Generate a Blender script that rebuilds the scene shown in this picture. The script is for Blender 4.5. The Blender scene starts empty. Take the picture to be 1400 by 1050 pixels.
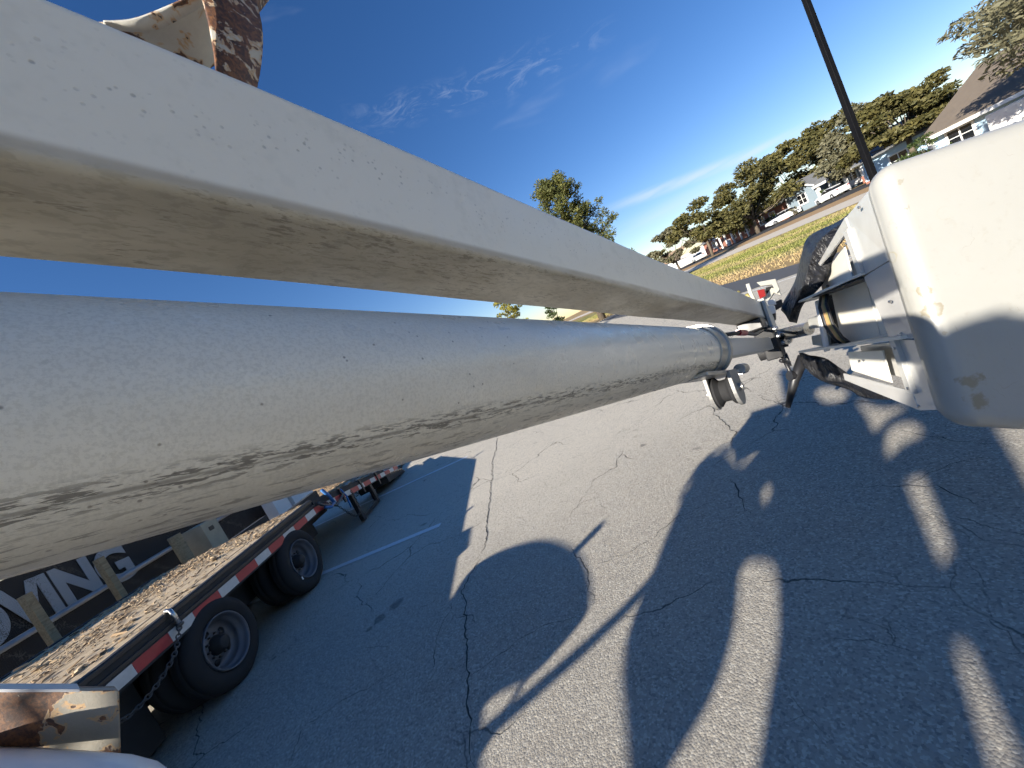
import bpy, bmesh, math, random
import numpy as np
from mathutils import Vector, Matrix
random.seed(7); np.random.seed(7)
scn = bpy.context.scene
COL = scn.collection
# ------------------------------------------------------------------ camera
H = 1.6
FPX = 526.0
ROLL, PITCH = math.radians(26.5), math.radians(-5.2)
Fw = Vector((0, math.cos(PITCH), math.sin(PITCH)))
R0 = Vector((1, 0, 0)); U0 = R0.cross(Fw)
cR, sR = math.cos(ROLL), math.sin(ROLL)
imR = R0*cR - U0*sR
imU = R0*sR + U0*cR
cam_d = bpy.data.cameras.new('camera'); cam = bpy.data.objects.new('camera', cam_d); COL.objects.link(cam)
cam_d.sensor_width = 36; cam_d.lens = FPX/1400*36; cam_d.clip_start = 0.02; cam_d.clip_end = 3000
cam.matrix_world = Matrix(((imR.x, imU.x, -Fw.x, 0), (imR.y, imU.y, -Fw.y, 0), (imR.z, imU.z, -Fw.z, H), (0, 0, 0, 1)))
scn.camera = cam
scn.render.resolution_x, scn.render.resolution_y = 1024, 768
# ------------------------------------------------------------------ sky and sun
SUN_AZ, SUN_EL = math.radians(52.0), math.radians(18.8)      # the way the light travels (azimuth from +Y) and the sun's height
world = bpy.data.worlds.new('World'); scn.world = world; world.use_nodes = True
def setup_world():
    nt = world.node_tree; nt.nodes.clear()
    N = nt.nodes.new; L = nt.links.new
    sky = N('ShaderNodeTexSky'); sky.sky_type = 'NISHITA'; sky.sun_disc = False
    sky.sun_elevation = SUN_EL; sky.sun_rotation = SUN_AZ + math.pi
    sky.air_density = 1.0; sky.dust_density = 0.05; sky.ozone_density = 2.2
    tc = N('ShaderNodeTexCoord')
    def math_(op, a, b=None, clamp=False):
        n = N('ShaderNodeMath'); n.operation = op; n.use_clamp = clamp
        for i, v in enumerate((a, b)):
            if v is None: continue
            if hasattr(v, 'links'): L(v, n.inputs[i])
            else: n.inputs[i].default_value = v
        return n.outputs[0]
    def rng(v, a, b, c=0.0, d=1.0):
        n = N('ShaderNodeMapRange'); n.interpolation_type = 'SMOOTHSTEP'
        L(v, n.inputs[0]); n.inputs[1].default_value = a; n.inputs[2].default_value = b; n.inputs[3].default_value = c; n.inputs[4].default_value = d
        return n.outputs[0]
    sep = N('ShaderNodeSeparateXYZ'); L(tc.outputs['Generated'], sep.inputs[0])
    az = math_('ARCTAN2', sep.outputs[0], sep.outputs[1])
    el = math_('ARCSINE', sep.outputs[2])
    def noise(sx, sy, scale, detail, rough, shear=0.0, dist=0.4):
        cb = N('ShaderNodeCombineXYZ')
        L(math_('MULTIPLY', math_('ADD', az, math_('MULTIPLY', el, shear)), sx), cb.inputs[0]); L(math_('MULTIPLY', el, sy), cb.inputs[1])
        n = N('ShaderNodeTexNoise'); n.inputs['Scale'].default_value = scale; n.inputs['Detail'].default_value = detail
        n.inputs['Roughness'].default_value = rough; n.inputs['Distortion'].default_value = dist
        L(cb.outputs[0], n.inputs['Vector']); return n.outputs['Fac']
    def streak(az0, el0, az1, el1, half, soft0, soft1):
        k = (el1-el0)/(az1-az0)
        d = math_('SUBTRACT', el, math_('ADD', math_('MULTIPLY', math_('SUBTRACT', az, az0), k), el0))
        m = rng(math_('ABSOLUTE', d), half, 0.0)
        e0 = rng(az, az0-soft0, az0+soft0); e1 = rng(az, az1+soft1, az1-soft1)
        return math_('MULTIPLY', m, math_('MULTIPLY', e0, e1))
    r = math.radians
    n1 = noise(5, 13, 2.2, 5, 0.66, 1.6, 1.4); n2 = noise(2.2, 24, 2.0, 4, 0.55, 0.2)
    c1 = math_('MULTIPLY', streak(r(-1), r(33.0), r(29), r(27.3), r(2.6), r(5), r(4)), rng(n1, .47, .70))
    c2 = math_('MULTIPLY', streak(r(24.5), r(10.0), r(47), r(5.8), r(1.0), r(5), r(10)), rng(n2, .30, .62, .15, 1))
    c3 = math_('MULTIPLY', streak(r(24.0), r(7.0), r(40), r(5.8), r(1.5), r(5), r(8)), rng(n2, .25, .62, .25, 1))
    c4 = math_('MULTIPLY', rng(noise(1.3, 5, 1.5, 4, .6, .8), .60, .80), rng(el, r(3), r(25)))
    tot = math_('ADD', math_('MULTIPLY', c1, .17), math_('ADD', math_('MULTIPLY', c2, .55), math_('ADD', math_('MULTIPLY', c3, .30), math_('MULTIPLY', c4, .12))), True)
    mix = N('ShaderNodeMix'); mix.data_type = 'RGBA'
    hs = N('ShaderNodeHueSaturation'); hs.inputs['Hue'].default_value = .503; hs.inputs['Saturation'].default_value = 1.24; hs.inputs['Value'].default_value = 1.20
    tint = N('ShaderNodeMix'); tint.data_type = 'RGBA'; tint.blend_type = 'MULTIPLY'; tint.inputs[0].default_value = 1; L(sky.outputs[0], tint.inputs[6]); tint.inputs[7].default_value = (.98, .955, 1.08, 1); L(tint.outputs[2], hs.inputs['Color'])
    L(tot, mix.inputs[0]); L(hs.outputs[0], mix.inputs[6]); mix.inputs[7].default_value = (7.0, 7.8, 9.2, 1)
    bg = N('ShaderNodeBackground'); bg.inputs[1].default_value = 0.054
    L(mix.outputs[2], bg.inputs[0])
    out = N('ShaderNodeOutputWorld'); L(bg.outputs[0], out.inputs[0])
setup_world()
sd = bpy.data.lights.new('sun', 'SUN'); sun = bpy.data.objects.new('sun', sd); COL.objects.link(sun)
sd.energy = 5.0; sd.angle = math.radians(0.45); sd.color = (1.0, 0.93, 0.82)
SD = Vector((math.sin(SUN_AZ)*math.cos(SUN_EL), math.cos(SUN_AZ)*math.cos(SUN_EL), -math.sin(SUN_EL)))
sun.rotation_euler = SD.to_track_quat('-Z', 'Y').to_euler(); sun.location = (-20, -15, 20)
vs = scn.view_settings; vs.view_transform = 'Standard'; vs.look = 'None'; vs.exposure = 1.12; vs.gamma = 1; vs.use_curve_mapping = False
scn.render.engine = 'CYCLES'
cy = scn.cycles; cy.max_bounces = 4; cy.use_adaptive_sampling = True; cy.adaptive_threshold = .03; cy.adaptive_min_samples = 12; cy.diffuse_bounces = 3; cy.glossy_bounces = 3; cy.transmission_bounces = 2; cy.caustics_reflective = False; cy.caustics_refractive = False; cy.use_denoising = True
world.cycles.sampling_method = 'MANUAL'; world.cycles.sample_map_resolution = 256

# ------------------------------------------------------------------ helpers
def pray(x, y):
    a, b = x-700.0, y-525.0
    return (R0*(a*cR-b*sR) + U0*(-a*sR-b*cR) + Fw*FPX)/FPX
def at(x, y, w):                       # survey point: sight line x,y of the photo, w metres along the lens axis
    return pray(x, y)*w + Vector((0, 0, H))
def gnd(x, y, z=0.0):
    d = pray(x, y); return d*((z-H)/d.z) + Vector((0, 0, H))

def onx(x, y, X):
    d = pray(x, y); return tuple(d*(X/d.x)+Vector((0, 0, H)))

class MB:
    def __init__(s): s.v = []; s.f = []
    def add(s, vs, fs):
        o = len(s.v); s.v += [tuple(v) for v in vs]; s.f += [tuple(i+o for i in f) for f in fs]; return s
    def box(s, c, size, rot=None):
        c = Vector(c); hx, hy, hz = (k/2 for k in size); R = rot or Matrix.Identity(3); vs = []
        for z in (-hz, hz):
            for x, y in ((-hx, -hy), (hx, -hy), (hx, hy), (-hx, hy)): vs.append(c + R @ Vector((x, y, z)))
        return s.hexa(vs)
    def hexa(s, vs):                    # 4 bottom ccw, 4 top
        return s.add(vs, [(3, 2, 1, 0), (4, 5, 6, 7), (0, 1, 5, 4), (1, 2, 6, 5), (2, 3, 7, 6), (3, 0, 4, 7)])
    def bbox(s, a, b):
        return s.box([(p+q)/2 for p, q in zip(a, b)], [abs(q-p) for p, q in zip(a, b)])
    def slab(s, quad, th):              # quad + thickness vector
        th = Vector(th); q = [Vector(p) for p in quad]; n = len(q)
        return s.add(q+[p+th for p in q], [tuple(range(n))[::-1], tuple(range(n, 2*n))]+[(i, (i+1) % n, n+(i+1) % n, n+i) for i in range(n)])
    def path(s, pts, rad, n=8, cap=True):
        pts = [Vector(p) for p in pts]; rings = []; k = len(pts)
        rad = rad if hasattr(rad, '__len__') else [rad]*k
        ref = None
        for i, p in enumerate(pts):
            t = (pts[min(i+1, k-1)]-pts[max(i-1, 0)]).normalized()
            if ref is None: ref = t.orthogonal().normalized()
            ref = (ref - t*ref.dot(t)).normalized(); b = t.cross(ref)
            rings.append([p+(ref*math.cos(a)+b*math.sin(a))*rad[i] for a in [2*math.pi*j/n for j in range(n)]])
        vs = [v for r in rings for v in r]; fs = []
        for i in range(k-1):
            for j in range(n): fs.append((i*n+j, i*n+(j+1) % n, (i+1)*n+(j+1) % n, (i+1)*n+j))
        if cap: fs += [tuple(range(n))[::-1], tuple((k-1)*n+j for j in range(n))]
        return s.add(vs, fs)
    def lathe(s, c, axis, prof, n=32, caps=False):   # prof: (offset along axis, radius)
        c = Vector(c); ax = Vector(axis).normalized(); u = ax.orthogonal().normalized(); w = ax.cross(u); vs = []
        for o, r in prof:
            for j in range(n):
                a = 2*math.pi*j/n; vs.append(c+ax*o+(u*math.cos(a)+w*math.sin(a))*r)
        fs = [(i*n+j, i*n+(j+1) % n, (i+1)*n+(j+1) % n, (i+1)*n+j) for i in range(len(prof)-1) for j in range(n)]
        if caps: fs += [tuple(range(n))[::-1], tuple((len(prof)-1)*n+j for j in range(n))]
        return s.add(vs, fs)
    def grid(s, rows):
        m, n = len(rows), len(rows[0])
        return s.add([p for r in rows for p in r], [(i*n+j, i*n+j+1, (i+1)*n+j+1, (i+1)*n+j) for i in range(m-1) for j in range(n-1)])
    def mesh(s, name):
        me = bpy.data.meshes.new(name); me.from_pydata([tuple(v) for v in s.v], [], s.f); me.update(); return me
    def build(s, name, mat, parent=None, smooth=False, bevel=0, seg=2, fix=True, label=None):
        me = s.mesh(name)
        if fix:
            bm = bmesh.new(); bm.from_mesh(me); bmesh.ops.recalc_face_normals(bm, faces=bm.faces)
            if bevel: bmesh.ops.bevel(bm, geom=list(bm.edges), offset=bevel, segments=seg, affect='EDGES', profile=0.5, clamp_overlap=True)
            bm.to_mesh(me); bm.free()
        return link(name, me, mat, parent, smooth, label)
def link(name, me, mat, parent=None, smooth=False, label=None):
    o = bpy.data.objects.new(name, me); COL.objects.link(o)
    if mat: me.materials.append(mat)
    if smooth:
        me.polygons.foreach_set('use_smooth', [True]*len(me.polygons))
        if smooth == 'auto':
            at_ = me.attributes.new('sharp_edge', 'BOOLEAN', 'EDGE')
            bm = bmesh.new(); bm.from_mesh(me)
            at_.data.foreach_set('value', [(len(e.link_faces) == 2 and e.calc_face_angle(0) > math.radians(40)) for e in bm.edges]); bm.free()
    if parent:
        o.parent = parent
        if not parent.get('local_frame'): o.matrix_parent_inverse = Matrix.Translation(-parent.location)
    if label: o['label'] = label
    return o
def tag(o, label, cat, group=None):
    o['label'] = label; o['category'] = cat
    if group: o['group'] = group
    return o
def thing(name, label, cat, loc=(0, 0, 0), group=None):
    o = bpy.data.objects.new(name, None); COL.objects.link(o); o.location = loc; o.empty_display_size = .2
    return tag(o, label, cat, group)
def struct(o, kind='structure'): o['kind'] = kind; return o

# ------------------------------------------------------------------ materials
class Mat:
    def __init__(s, name):
        s.m = bpy.data.materials.new(name); s.m.use_nodes = True; s.nt = s.m.node_tree
        s.b = s.nt.nodes['Principled BSDF']; s.out = s.nt.nodes['Material Output']
        s.tc = s.nt.nodes.new('ShaderNodeTexCoord').outputs['Object']
    def n(s, t): return s.nt.nodes.new(t)
    def put(s, v, sock):
        if hasattr(v, 'links'): s.nt.links.new(v, sock)
        elif hasattr(v, '__len__') and len(v) == 3 and sock.type == 'RGBA': sock.default_value = (*v, 1)
        else: sock.default_value = v
    def map(s, scale=(1, 1, 1), loc=(0, 0, 0), rot=(0, 0, 0)):
        n = s.n('ShaderNodeMapping'); s.put(s.tc, n.inputs[0]); n.inputs['Scale'].default_value = scale; n.inputs['Location'].default_value = loc; n.inputs['Rotation'].default_value = rot
        return n.outputs[0]
    def noise(s, scale, detail=4, rough=.55, dist=0, vec=None):
        n = s.n('ShaderNodeTexNoise'); s.put(vec if vec is not None else s.tc, n.inputs['Vector'])
        for k, v in (('Scale', scale), ('Detail', min(detail, 3)), ('Roughness', rough), ('Distortion', dist)): n.inputs[k].default_value = v
        return n.outputs['Fac']
    def voro(s, scale, feature='F1', vec=None, out='Distance', rand=1):
        n = s.n('ShaderNodeTexVoronoi'); n.feature = feature; s.put(vec if vec is not None else s.tc, n.inputs['Vector']); n.inputs['Scale'].default_value = scale
        n.inputs['Randomness'].default_value = rand
        return n.outputs[out]
    def rng(s, v, a, b, c=0., d=1., smooth=True):
        n = s.n('ShaderNodeMapRange'); n.interpolation_type = 'SMOOTHSTEP' if smooth else 'LINEAR'; s.put(v, n.inputs[0])
        for i, k in enumerate((a, b, c, d)): n.inputs[i+1].default_value = k
        return n.outputs[0]
    def mth(s, op, a, b=0., clamp=False):
        n = s.n('ShaderNodeMath'); n.operation = op; n.use_clamp = clamp; s.put(a, n.inputs[0]); s.put(b, n.inputs[1]); return n.outputs[0]
    def mix(s, f, a, b, mode='MIX'):
        n = s.n('ShaderNodeMix'); n.data_type = 'RGBA'; n.blend_type = mode; s.put(f, n.inputs[0]); s.put(a, n.inputs[6]); s.put(b, n.inputs[7]); return n.outputs[2]
    def xyz(s):
        n = s.n('ShaderNodeSeparateXYZ'); s.put(s.tc, n.inputs[0]); return n.outputs
    def bump(s, h, strength=.3, dist=.01):
        n = s.n('ShaderNodeBump'); n.inputs['Strength'].default_value = strength; n.inputs['Distance'].default_value = dist; s.put(h, n.inputs['Height']); s.put(n.outputs[0], s.b.inputs['Normal'])
    def done(s, col, rough=.6, metal=0., spec=.5):
        s.put(col, s.b.inputs['Base Color']); s.put(rough, s.b.inputs['Roughness']); s.put(metal, s.b.inputs['Metallic']); s.b.inputs['Specular IOR Level'].default_value = spec
        return s.m
def plain(name, col, rough=.6, metal=0., var=.25, scale=6., spec=.5, bump=0):
    m = Mat(name); f = m.noise(scale, 5, .6)
    c = m.mix(f, [k*(1-var) for k in col], [min(1, k*(1+var)) for k in col])
    if bump: m.bump(m.noise(scale*8, 4, .6), bump, .004)
    return m.done(c, m.rng(f, .2, .8, rough*.85, min(1, rough*1.15)), metal, spec)

def mat_asphalt():
    m = Mat('asphalt')
    big = m.noise(.35, 5, .6); mid = m.noise(3.5, 5, .6); fine = m.noise(45, 3, .6)
    cell = m.voro(110, out='Color'); sp = m.n('ShaderNodeSeparateColor'); m.put(cell, sp.inputs[0])
    dist = m.voro(110)
    base = m.mix(m.rng(big, .3, .7), (.32, .29, .24), (.40, .36, .295))
    base = m.mix(m.rng(mid, .35, .7), base, (.36, .33, .275))
    X, Y, Z = m.xyz(); far_sunlit = m.rng(m.mth('ADD', Y, m.mth('MULTIPLY', m.noise(.5, 3), 2.5)), 3.4, 6.5)
    base = m.mix(m.mth('MULTIPLY', far_sunlit, .8), base, (.60, .545, .445))  # far asphalt painted paler to imitate its brighter sunlit tone
    base = m.mix(m.mth('MULTIPLY', m.rng(sp.outputs[0], .5, 1), .45), base, (.64, .60, .50))
    base = m.mix(m.mth('MULTIPLY', m.rng(sp.outputs[1], .55, 1), .5), base, (.13, .128, .125))
    base = m.mix(m.mth('MULTIPLY', m.rng(fine, .56, .75), .35), base, (.12, .12, .12))
    wv = m.n('ShaderNodeVectorMath'); wv.operation = 'ADD'; nz = m.n('ShaderNodeTexNoise'); nz.inputs['Scale'].default_value = 2.2; nz.inputs['Detail'].default_value = 6; m.put(m.tc, nz.inputs['Vector'])
    sc = m.n('ShaderNodeVectorMath'); sc.operation = 'SCALE'; m.put(nz.outputs['Color'], sc.inputs[0]); sc.inputs['Scale'].default_value = .42
    m.put(m.tc, wv.inputs[0]); m.put(sc.outputs[0], wv.inputs[1])
    ed = m.voro(.85, 'DISTANCE_TO_EDGE', wv.outputs[0])
    crack = m.mth('MULTIPLY', m.rng(ed, .006, .0015), m.rng(m.noise(.7, 3), .47, .58))
    ed2 = m.voro(3.2, 'DISTANCE_TO_EDGE', wv.outputs[0])
    crack2 = m.mth('MULTIPLY', m.rng(ed2, .012, .003), m.rng(m.noise(.9, 3, vec=m.map(loc=(3, 7, 0))), .56, .66))
    cr = m.mth('MAXIMUM', crack, m.mth('MULTIPLY', crack2, .8))
    base = m.mix(m.mth('MULTIPLY', cr, .8), base, (.045, .043, .04))
    spot = m.rng(m.noise(1.7, 2, vec=m.map(loc=(11, 4, 0))), .72, .76)
    base = m.mix(m.mth('MULTIPLY', spot, .6), base, (.09, .088, .085))
    def near(p):
        n = m.n('ShaderNodeVectorMath'); n.operation = 'DISTANCE'; m.put(m.tc, n.inputs[0]); n.inputs[1].default_value = (p.x, p.y, 0); return n.outputs['Value']
    wob = m.mth('MULTIPLY', m.mth('SUBTRACT', m.noise(9, 3, .6), .5), .16)
    for x, y, r in ((520, 845, .06), (542, 826, .085), (505, 860, .04), (880, 608, .045)):   # oil drips
        base = m.mix(m.rng(m.mth('ADD', near(gnd(x, y)), wob), r, r*.45, 0, .55), base, (.09, .084, .075))
    h = m.mth('ADD', m.mth('MULTIPLY', dist, -1.), m.mth('MULTIPLY', cr, -2.))
    m.bump(h, .35, .005)
    return m.done(base, .95, 0, .06)
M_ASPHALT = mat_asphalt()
def mat_beam():
    m = Mat('cream_beam_paint'); X, Y, Z = m.xyz()
    st = m.map((1, .45, 1)); st2 = m.map((1, .25, 1))
    base = m.mix(m.noise(3, 5, .6, vec=st), (.76, .71, .60), (.86, .81, .69))
    base = m.mix(m.mth('MULTIPLY', m.rng(m.noise(22, 5, .7), .50, .75), .35), base, (.64, .60, .50))
    # underside grime: streaks running along the beam
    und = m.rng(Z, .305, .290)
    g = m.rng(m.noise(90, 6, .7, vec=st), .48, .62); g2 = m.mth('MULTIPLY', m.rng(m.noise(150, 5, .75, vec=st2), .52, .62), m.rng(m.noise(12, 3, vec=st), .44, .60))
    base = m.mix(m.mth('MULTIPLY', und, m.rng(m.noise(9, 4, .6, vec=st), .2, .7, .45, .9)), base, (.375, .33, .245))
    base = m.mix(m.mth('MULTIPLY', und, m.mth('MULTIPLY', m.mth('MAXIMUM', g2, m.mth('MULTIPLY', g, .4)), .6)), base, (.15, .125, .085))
    # tan line at the lower corner, chips and pits on the side in a band
    corner = m.mth('MULTIPLY', m.rng(m.mth('ABSOLUTE', m.mth('SUBTRACT', Z, .300)), .010, .001), m.rng(X, -.41, -.395))
    base = m.mix(m.mth('MULTIPLY', corner, m.rng(m.noise(12, 4, .6, vec=st), .3, .6, .25, .8)), base, (.42, .35, .25))
    band = m.rng(m.mth('ABSOLUTE', m.mth('SUBTRACT', m.mth('ADD', Z, m.mth('MULTIPLY', m.noise(2.5, 3), .05)), .398)), .05, .0)
    pit = m.mth('MULTIPLY', m.rng(m.voro(120), .30, .14), m.rng(m.noise(26, 4, .7), .46, .58))
    pit = m.mth('MULTIPLY', pit, m.mth('MAXIMUM', band, .16))
    base = m.mix(m.mth('MULTIPLY', pit, .42), base, (.16, .145, .12))
    m.bump(m.mth('ADD', m.mth('MULTIPLY', pit, -1.2), m.mth('MULTIPLY', m.noise(160, 3, .6), .22)), .30, .003)
    return m.done(base, m.rng(m.noise(14, 4), .3, .7, .36, .5), 0, .5)
M_BEAM = mat_beam()
def mat_tube():
    m = Mat('grey_white_gelcoat_tube'); X, Y, Z = m.xyz()
    st = m.map((1, .25, 1)); st2 = m.map((1, .16, 1))
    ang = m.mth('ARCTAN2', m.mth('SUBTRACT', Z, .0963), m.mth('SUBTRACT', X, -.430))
    base = m.mix(m.noise(4, 5, .6, vec=st), (.70, .655, .55), (.84, .79, .68))
    base = m.mix(m.mth('MULTIPLY', m.rng(m.noise(330, 4, .75), .42, .64), .30), base, (.42, .38, .30))
    base = m.mix(m.mth('MULTIPLY', m.rng(m.noise(7, 3, .6, .6, vec=st), .45, .75), .35), base, (.50, .46, .38))
    base = m.mix(m.mth('MULTIPLY', m.rng(m.voro(55), .10, .04), .7), base, (.12, .10, .08))
    wob = m.mth('MULTIPLY', m.mth('SUBTRACT', m.noise(1.4, 4, .6), .5), .035)
    d = m.mth('ADD', m.mth('SUBTRACT', ang, math.radians(-41)), wob)
    streak = m.mth('MULTIPLY', m.rng(m.mth('ABSOLUTE', d), .20, .04), m.rng(m.noise(260, 6, .75, vec=st2), .49, .57))
    core = m.mth('MULTIPLY', m.rng(m.mth('ABSOLUTE', d), .034, .006), m.rng(m.noise(150, 5, .7, vec=st2), .40, .50))
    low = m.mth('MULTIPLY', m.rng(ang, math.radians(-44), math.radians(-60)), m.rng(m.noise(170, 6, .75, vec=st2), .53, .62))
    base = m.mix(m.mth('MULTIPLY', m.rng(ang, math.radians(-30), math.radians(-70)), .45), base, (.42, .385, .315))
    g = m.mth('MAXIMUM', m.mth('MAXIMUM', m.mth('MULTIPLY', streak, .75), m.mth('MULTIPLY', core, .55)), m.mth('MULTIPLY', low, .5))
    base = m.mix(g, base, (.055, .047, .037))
    # pale rubbed scuffs along the upper flank
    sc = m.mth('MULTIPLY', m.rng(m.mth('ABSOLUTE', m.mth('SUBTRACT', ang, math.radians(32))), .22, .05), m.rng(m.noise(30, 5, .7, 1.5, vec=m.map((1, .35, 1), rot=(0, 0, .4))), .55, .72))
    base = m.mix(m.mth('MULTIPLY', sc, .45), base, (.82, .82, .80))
    m.bump(m.mth('ADD', m.noise(180, 3, .6), m.mth('MULTIPLY', g, -.6)), .14, .003)
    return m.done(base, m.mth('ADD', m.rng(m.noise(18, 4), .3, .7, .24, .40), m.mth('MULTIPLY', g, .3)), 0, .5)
M_TUBE = mat_tube()
STAINS = [(1241, 334, .020, .5), (1252, 366, .018, .6), (1253, 384, .018, .5), (1266, 396, .024, .6), (1277, 424, .030, .6), (1318, 520, .050, .7), (1328, 548, .055, .7), (1342, 565, .04, .6), (1236, 245, .018, .4), (1290, 455, .014, .4), (1360, 520, .014, .6), (1352, 490, .012, .6), (1385, 505, .012, .5)]
def mat_bucket():
    m = Mat('white_bucket_fibreglass')
    base = m.mix(m.noise(3, 5, .6), (.31, .305, .278), (.35, .345, .317))
    base = m.mix(m.mth('MULTIPLY', m.rng(m.noise(30, 5, .7), .55, .8), .3), base, (.26, .24, .19))
    sc = m.mth('MULTIPLY', m.rng(m.noise(42, 6, .7, 2.5, vec=m.map((1, 1, .35), rot=(.5, .3, .7))), .68, .74), m.rng(m.noise(7, 3), .5, .65))
    base = m.mix(m.mth('MULTIPLY', sc, .6), base, (.28, .24, .18))
    thin = m.mth('MULTIPLY', m.rng(m.mth('ABSOLUTE', m.mth('SUBTRACT', m.noise(11, 2, .5, 1.2, vec=m.map((1, 1, .6), rot=(.8, .2, .3))), .5)), .006, .002), m.rng(m.noise(9, 2, vec=m.map(loc=(2, 5, 1))), .56, .64))
    base = m.mix(m.mth('MULTIPLY', thin, .45), base, (.20, .17, .12))
    ring = m.voro(9, vec=m.map((1, 1, 1), loc=(.35, .1, .2)))
    rn = m.mth('ADD', ring, m.mth('MULTIPLY', m.noise(40, 4), .06))
    rr = m.mth('MULTIPLY', m.mth('MULTIPLY', m.rng(rn, .20, .23), m.rng(rn, .27, .24)), m.rng(m.noise(2.6, 2, vec=m.map(loc=(4, 1, 9))), .55, .62))
    base = m.mix(m.mth('MULTIPLY', rr, .5), base, (.30, .25, .13))
    def dist(p):
        n = m.n('ShaderNodeVectorMath'); n.operation = 'DISTANCE'; m.put(m.tc, n.inputs[0]); n.inputs[1].default_value = tuple(p); return n.outputs['Value']
    nz = m.mth('MULTIPLY', m.mth('SUBTRACT', m.noise(28, 5, .65), .5), .045)
    for x, y, r, k in STAINS:
        d = m.mth('ADD', dist(at(x, y, 1.36)), nz)
        ringm = m.mth('MULTIPLY', m.rng(d, r, r*.80), m.rng(d, r*.35, r*.75, .35, 1))
        base = m.mix(m.mth('MULTIPLY', ringm, k), base, (.20, .16, .085))
    m.bump(m.mth('ADD', m.noise(35, 3, .6), m.mth('MULTIPLY', sc, -1)), .12, .004)
    return m.done(base, .34, 0, .5)
M_BUCKET = mat_bucket()
def mat_peel(name, thr, rust=(.06, .028, .017), paint=(.55, .53, .47), scale=9, spot=None):
    m = Mat(name)
    f = m.mth('ADD', m.noise(scale, 7, .62, .6), m.mth('MULTIPLY', m.mth('SUBTRACT', m.noise(scale*.35, 3), .5), .35))
    if spot:                                     # the paint that is left is one big flake round a point
        n = m.n('ShaderNodeVectorMath'); n.operation = 'DISTANCE'; m.put(m.tc, n.inputs[0]); n.inputs[1].default_value = tuple(spot[0])
        f = m.mth('ADD', f, m.rng(n.outputs['Value'], spot[1]*.75, spot[1]*1.25, .12, -.25))
    p = m.rng(f, thr-.012, thr+.012)
    r = m.mix(m.rng(m.noise(scale*3, 6, .7), .35, .7), rust, (.20, .085, .03))
    r = m.mix(m.rng(m.noise(scale*1.4, 4, .6), .5, .75), r, (.030, .018, .014))
    pc = m.mix(m.noise(scale*4, 5, .7), [k*.8 for k in paint], paint)
    edge = m.mth('MULTIPLY', m.rng(f, thr-.012, thr+.03), m.rng(f, thr+.09, thr+.02))
    pc = m.mix(m.mth('MULTIPLY', edge, .8), pc, (.45, .26, .10))
    m.bump(m.mth('ADD', p, m.mth('MULTIPLY', m.noise(scale*6, 5, .7), .5)), .5, .003)
    return m.done(m.mix(p, r, pc), .62)
M_PEEL = mat_peel('peeling_paint_rust', .545, paint=(.50, .47, .40), scale=30)
M_PEEL2 = mat_peel('peeling_paint_mostly_white', .40, scale=14)
M_PEEL3 = mat_peel('peeling_paint_channel', .47, paint=(.27, .245, .195), scale=24, spot=(at(118, 995, .82), .082))
M_WHITE = plain('white_steel_paint', (.50, .495, .46), .42, 0, .1, 8)
M_CREAM = plain('cream_plate', (.50, .485, .42), .45, 0, .12, 10)
M_COMP = plain('sunlit_compartment_cream', (.74, .71, .62), .4, 0, .1, 9)  # cream lightened to imitate sunlight in the shaded compartments
M_STEEL = plain('bare_steel', (.52, .51, .49), .28, .9, .15, 20)
M_ALU = plain('dull_collar_metal', (.42, .405, .37), .34, .7, .2, 14)
M_BLACK = plain('black_paint', (.018, .018, .02), .42, 0, .3, 10)
M_RUBBER = plain('tyre_rubber', (.022, .022, .023), .8, 0, .3, 12, .3, .2)
M_RIM = plain('grey_wheel_steel', (.12, .125, .14), .5, .3, .25, 9)
M_DARK = plain('dark_chassis', (.02, .02, .021), .7, 0, .3, 6)
M_BLUE = plain('blue_binder_paint', (.03, .14, .38), .45, 0, .2, 14)
M_RED = plain('red_reflective_tape', (.42, .035, .04), .4, 0, .2, 20)
M_WTAPE = plain('white_reflective_tape', (.58, .57, .53), .45, 0, .2, 20)
M_LINE = plain('white_line_paint', (.72, .72, .70), .75, 0, .12, 25)
M_CHAIN = plain('chain_steel', (.10, .095, .09), .45, .6, .3, 30)
M_REDBIT = plain('red_lens', (.30, .02, .02), .3, 0, .1, 10)
M_OLIVE = plain('olive_hose', (.30, .25, .08), .4, 0, .3, 12)
M_HOSE = plain('tan_hose', (.45, .27, .12), .45, 0, .2, 12)
def mat_vinyl():
    m = Mat('black_vinyl'); m.bump(m.noise(11, 5, .6, 1.6, vec=m.map((1, 1, .45), rot=(.4, .5, 0))), .8, .05)
    return m.done(m.mix(m.noise(20, 4), (.010, .010, .011), (.025, .025, .028)), .45, 0, .4)
M_VINYL = mat_vinyl()
def mat_gloss():
    m = Mat('grey_smoked_shield')
    sm = m.noise(6, 5, .65, .5, vec=m.map((1, 1, .4)))
    c = m.mix(sm, (.44, .435, .42), (.62, .61, .58))
    m.bump(m.noise(5, 3), .06, .02)
    return m.done(c, m.rng(sm, .3, .7, .10, .26), .15, .9)
M_GLOSS = mat_gloss()
def mat_wood(name, a, b, c):
    m = Mat(name); st = m.map((14, .8, 14))
    f = m.noise(3, 6, .65, .5, vec=st); base = m.mix(m.rng(f, .3, .7), a, b)
    base = m.mix(m.mth('MULTIPLY', m.rng(m.noise(2.2, 5, .7, vec=m.map((26, .5, 26))), .55, .72), .8), base, c)
    base = m.mix(m.mth('MULTIPLY', m.rng(m.noise(9, 5, .7), .52, .68), .6), base, c)
    m.bump(f, .5, .006); return m.done(base, .85, 0, .2)
M_PLANK = mat_wood('weathered_plank', (.42, .32, .20), (.54, .43, .29), (.15, .105, .065))
M_POST = mat_wood('sawn_lumber', (.26, .20, .12), (.38, .30, .18), (.20, .15, .09))
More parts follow.
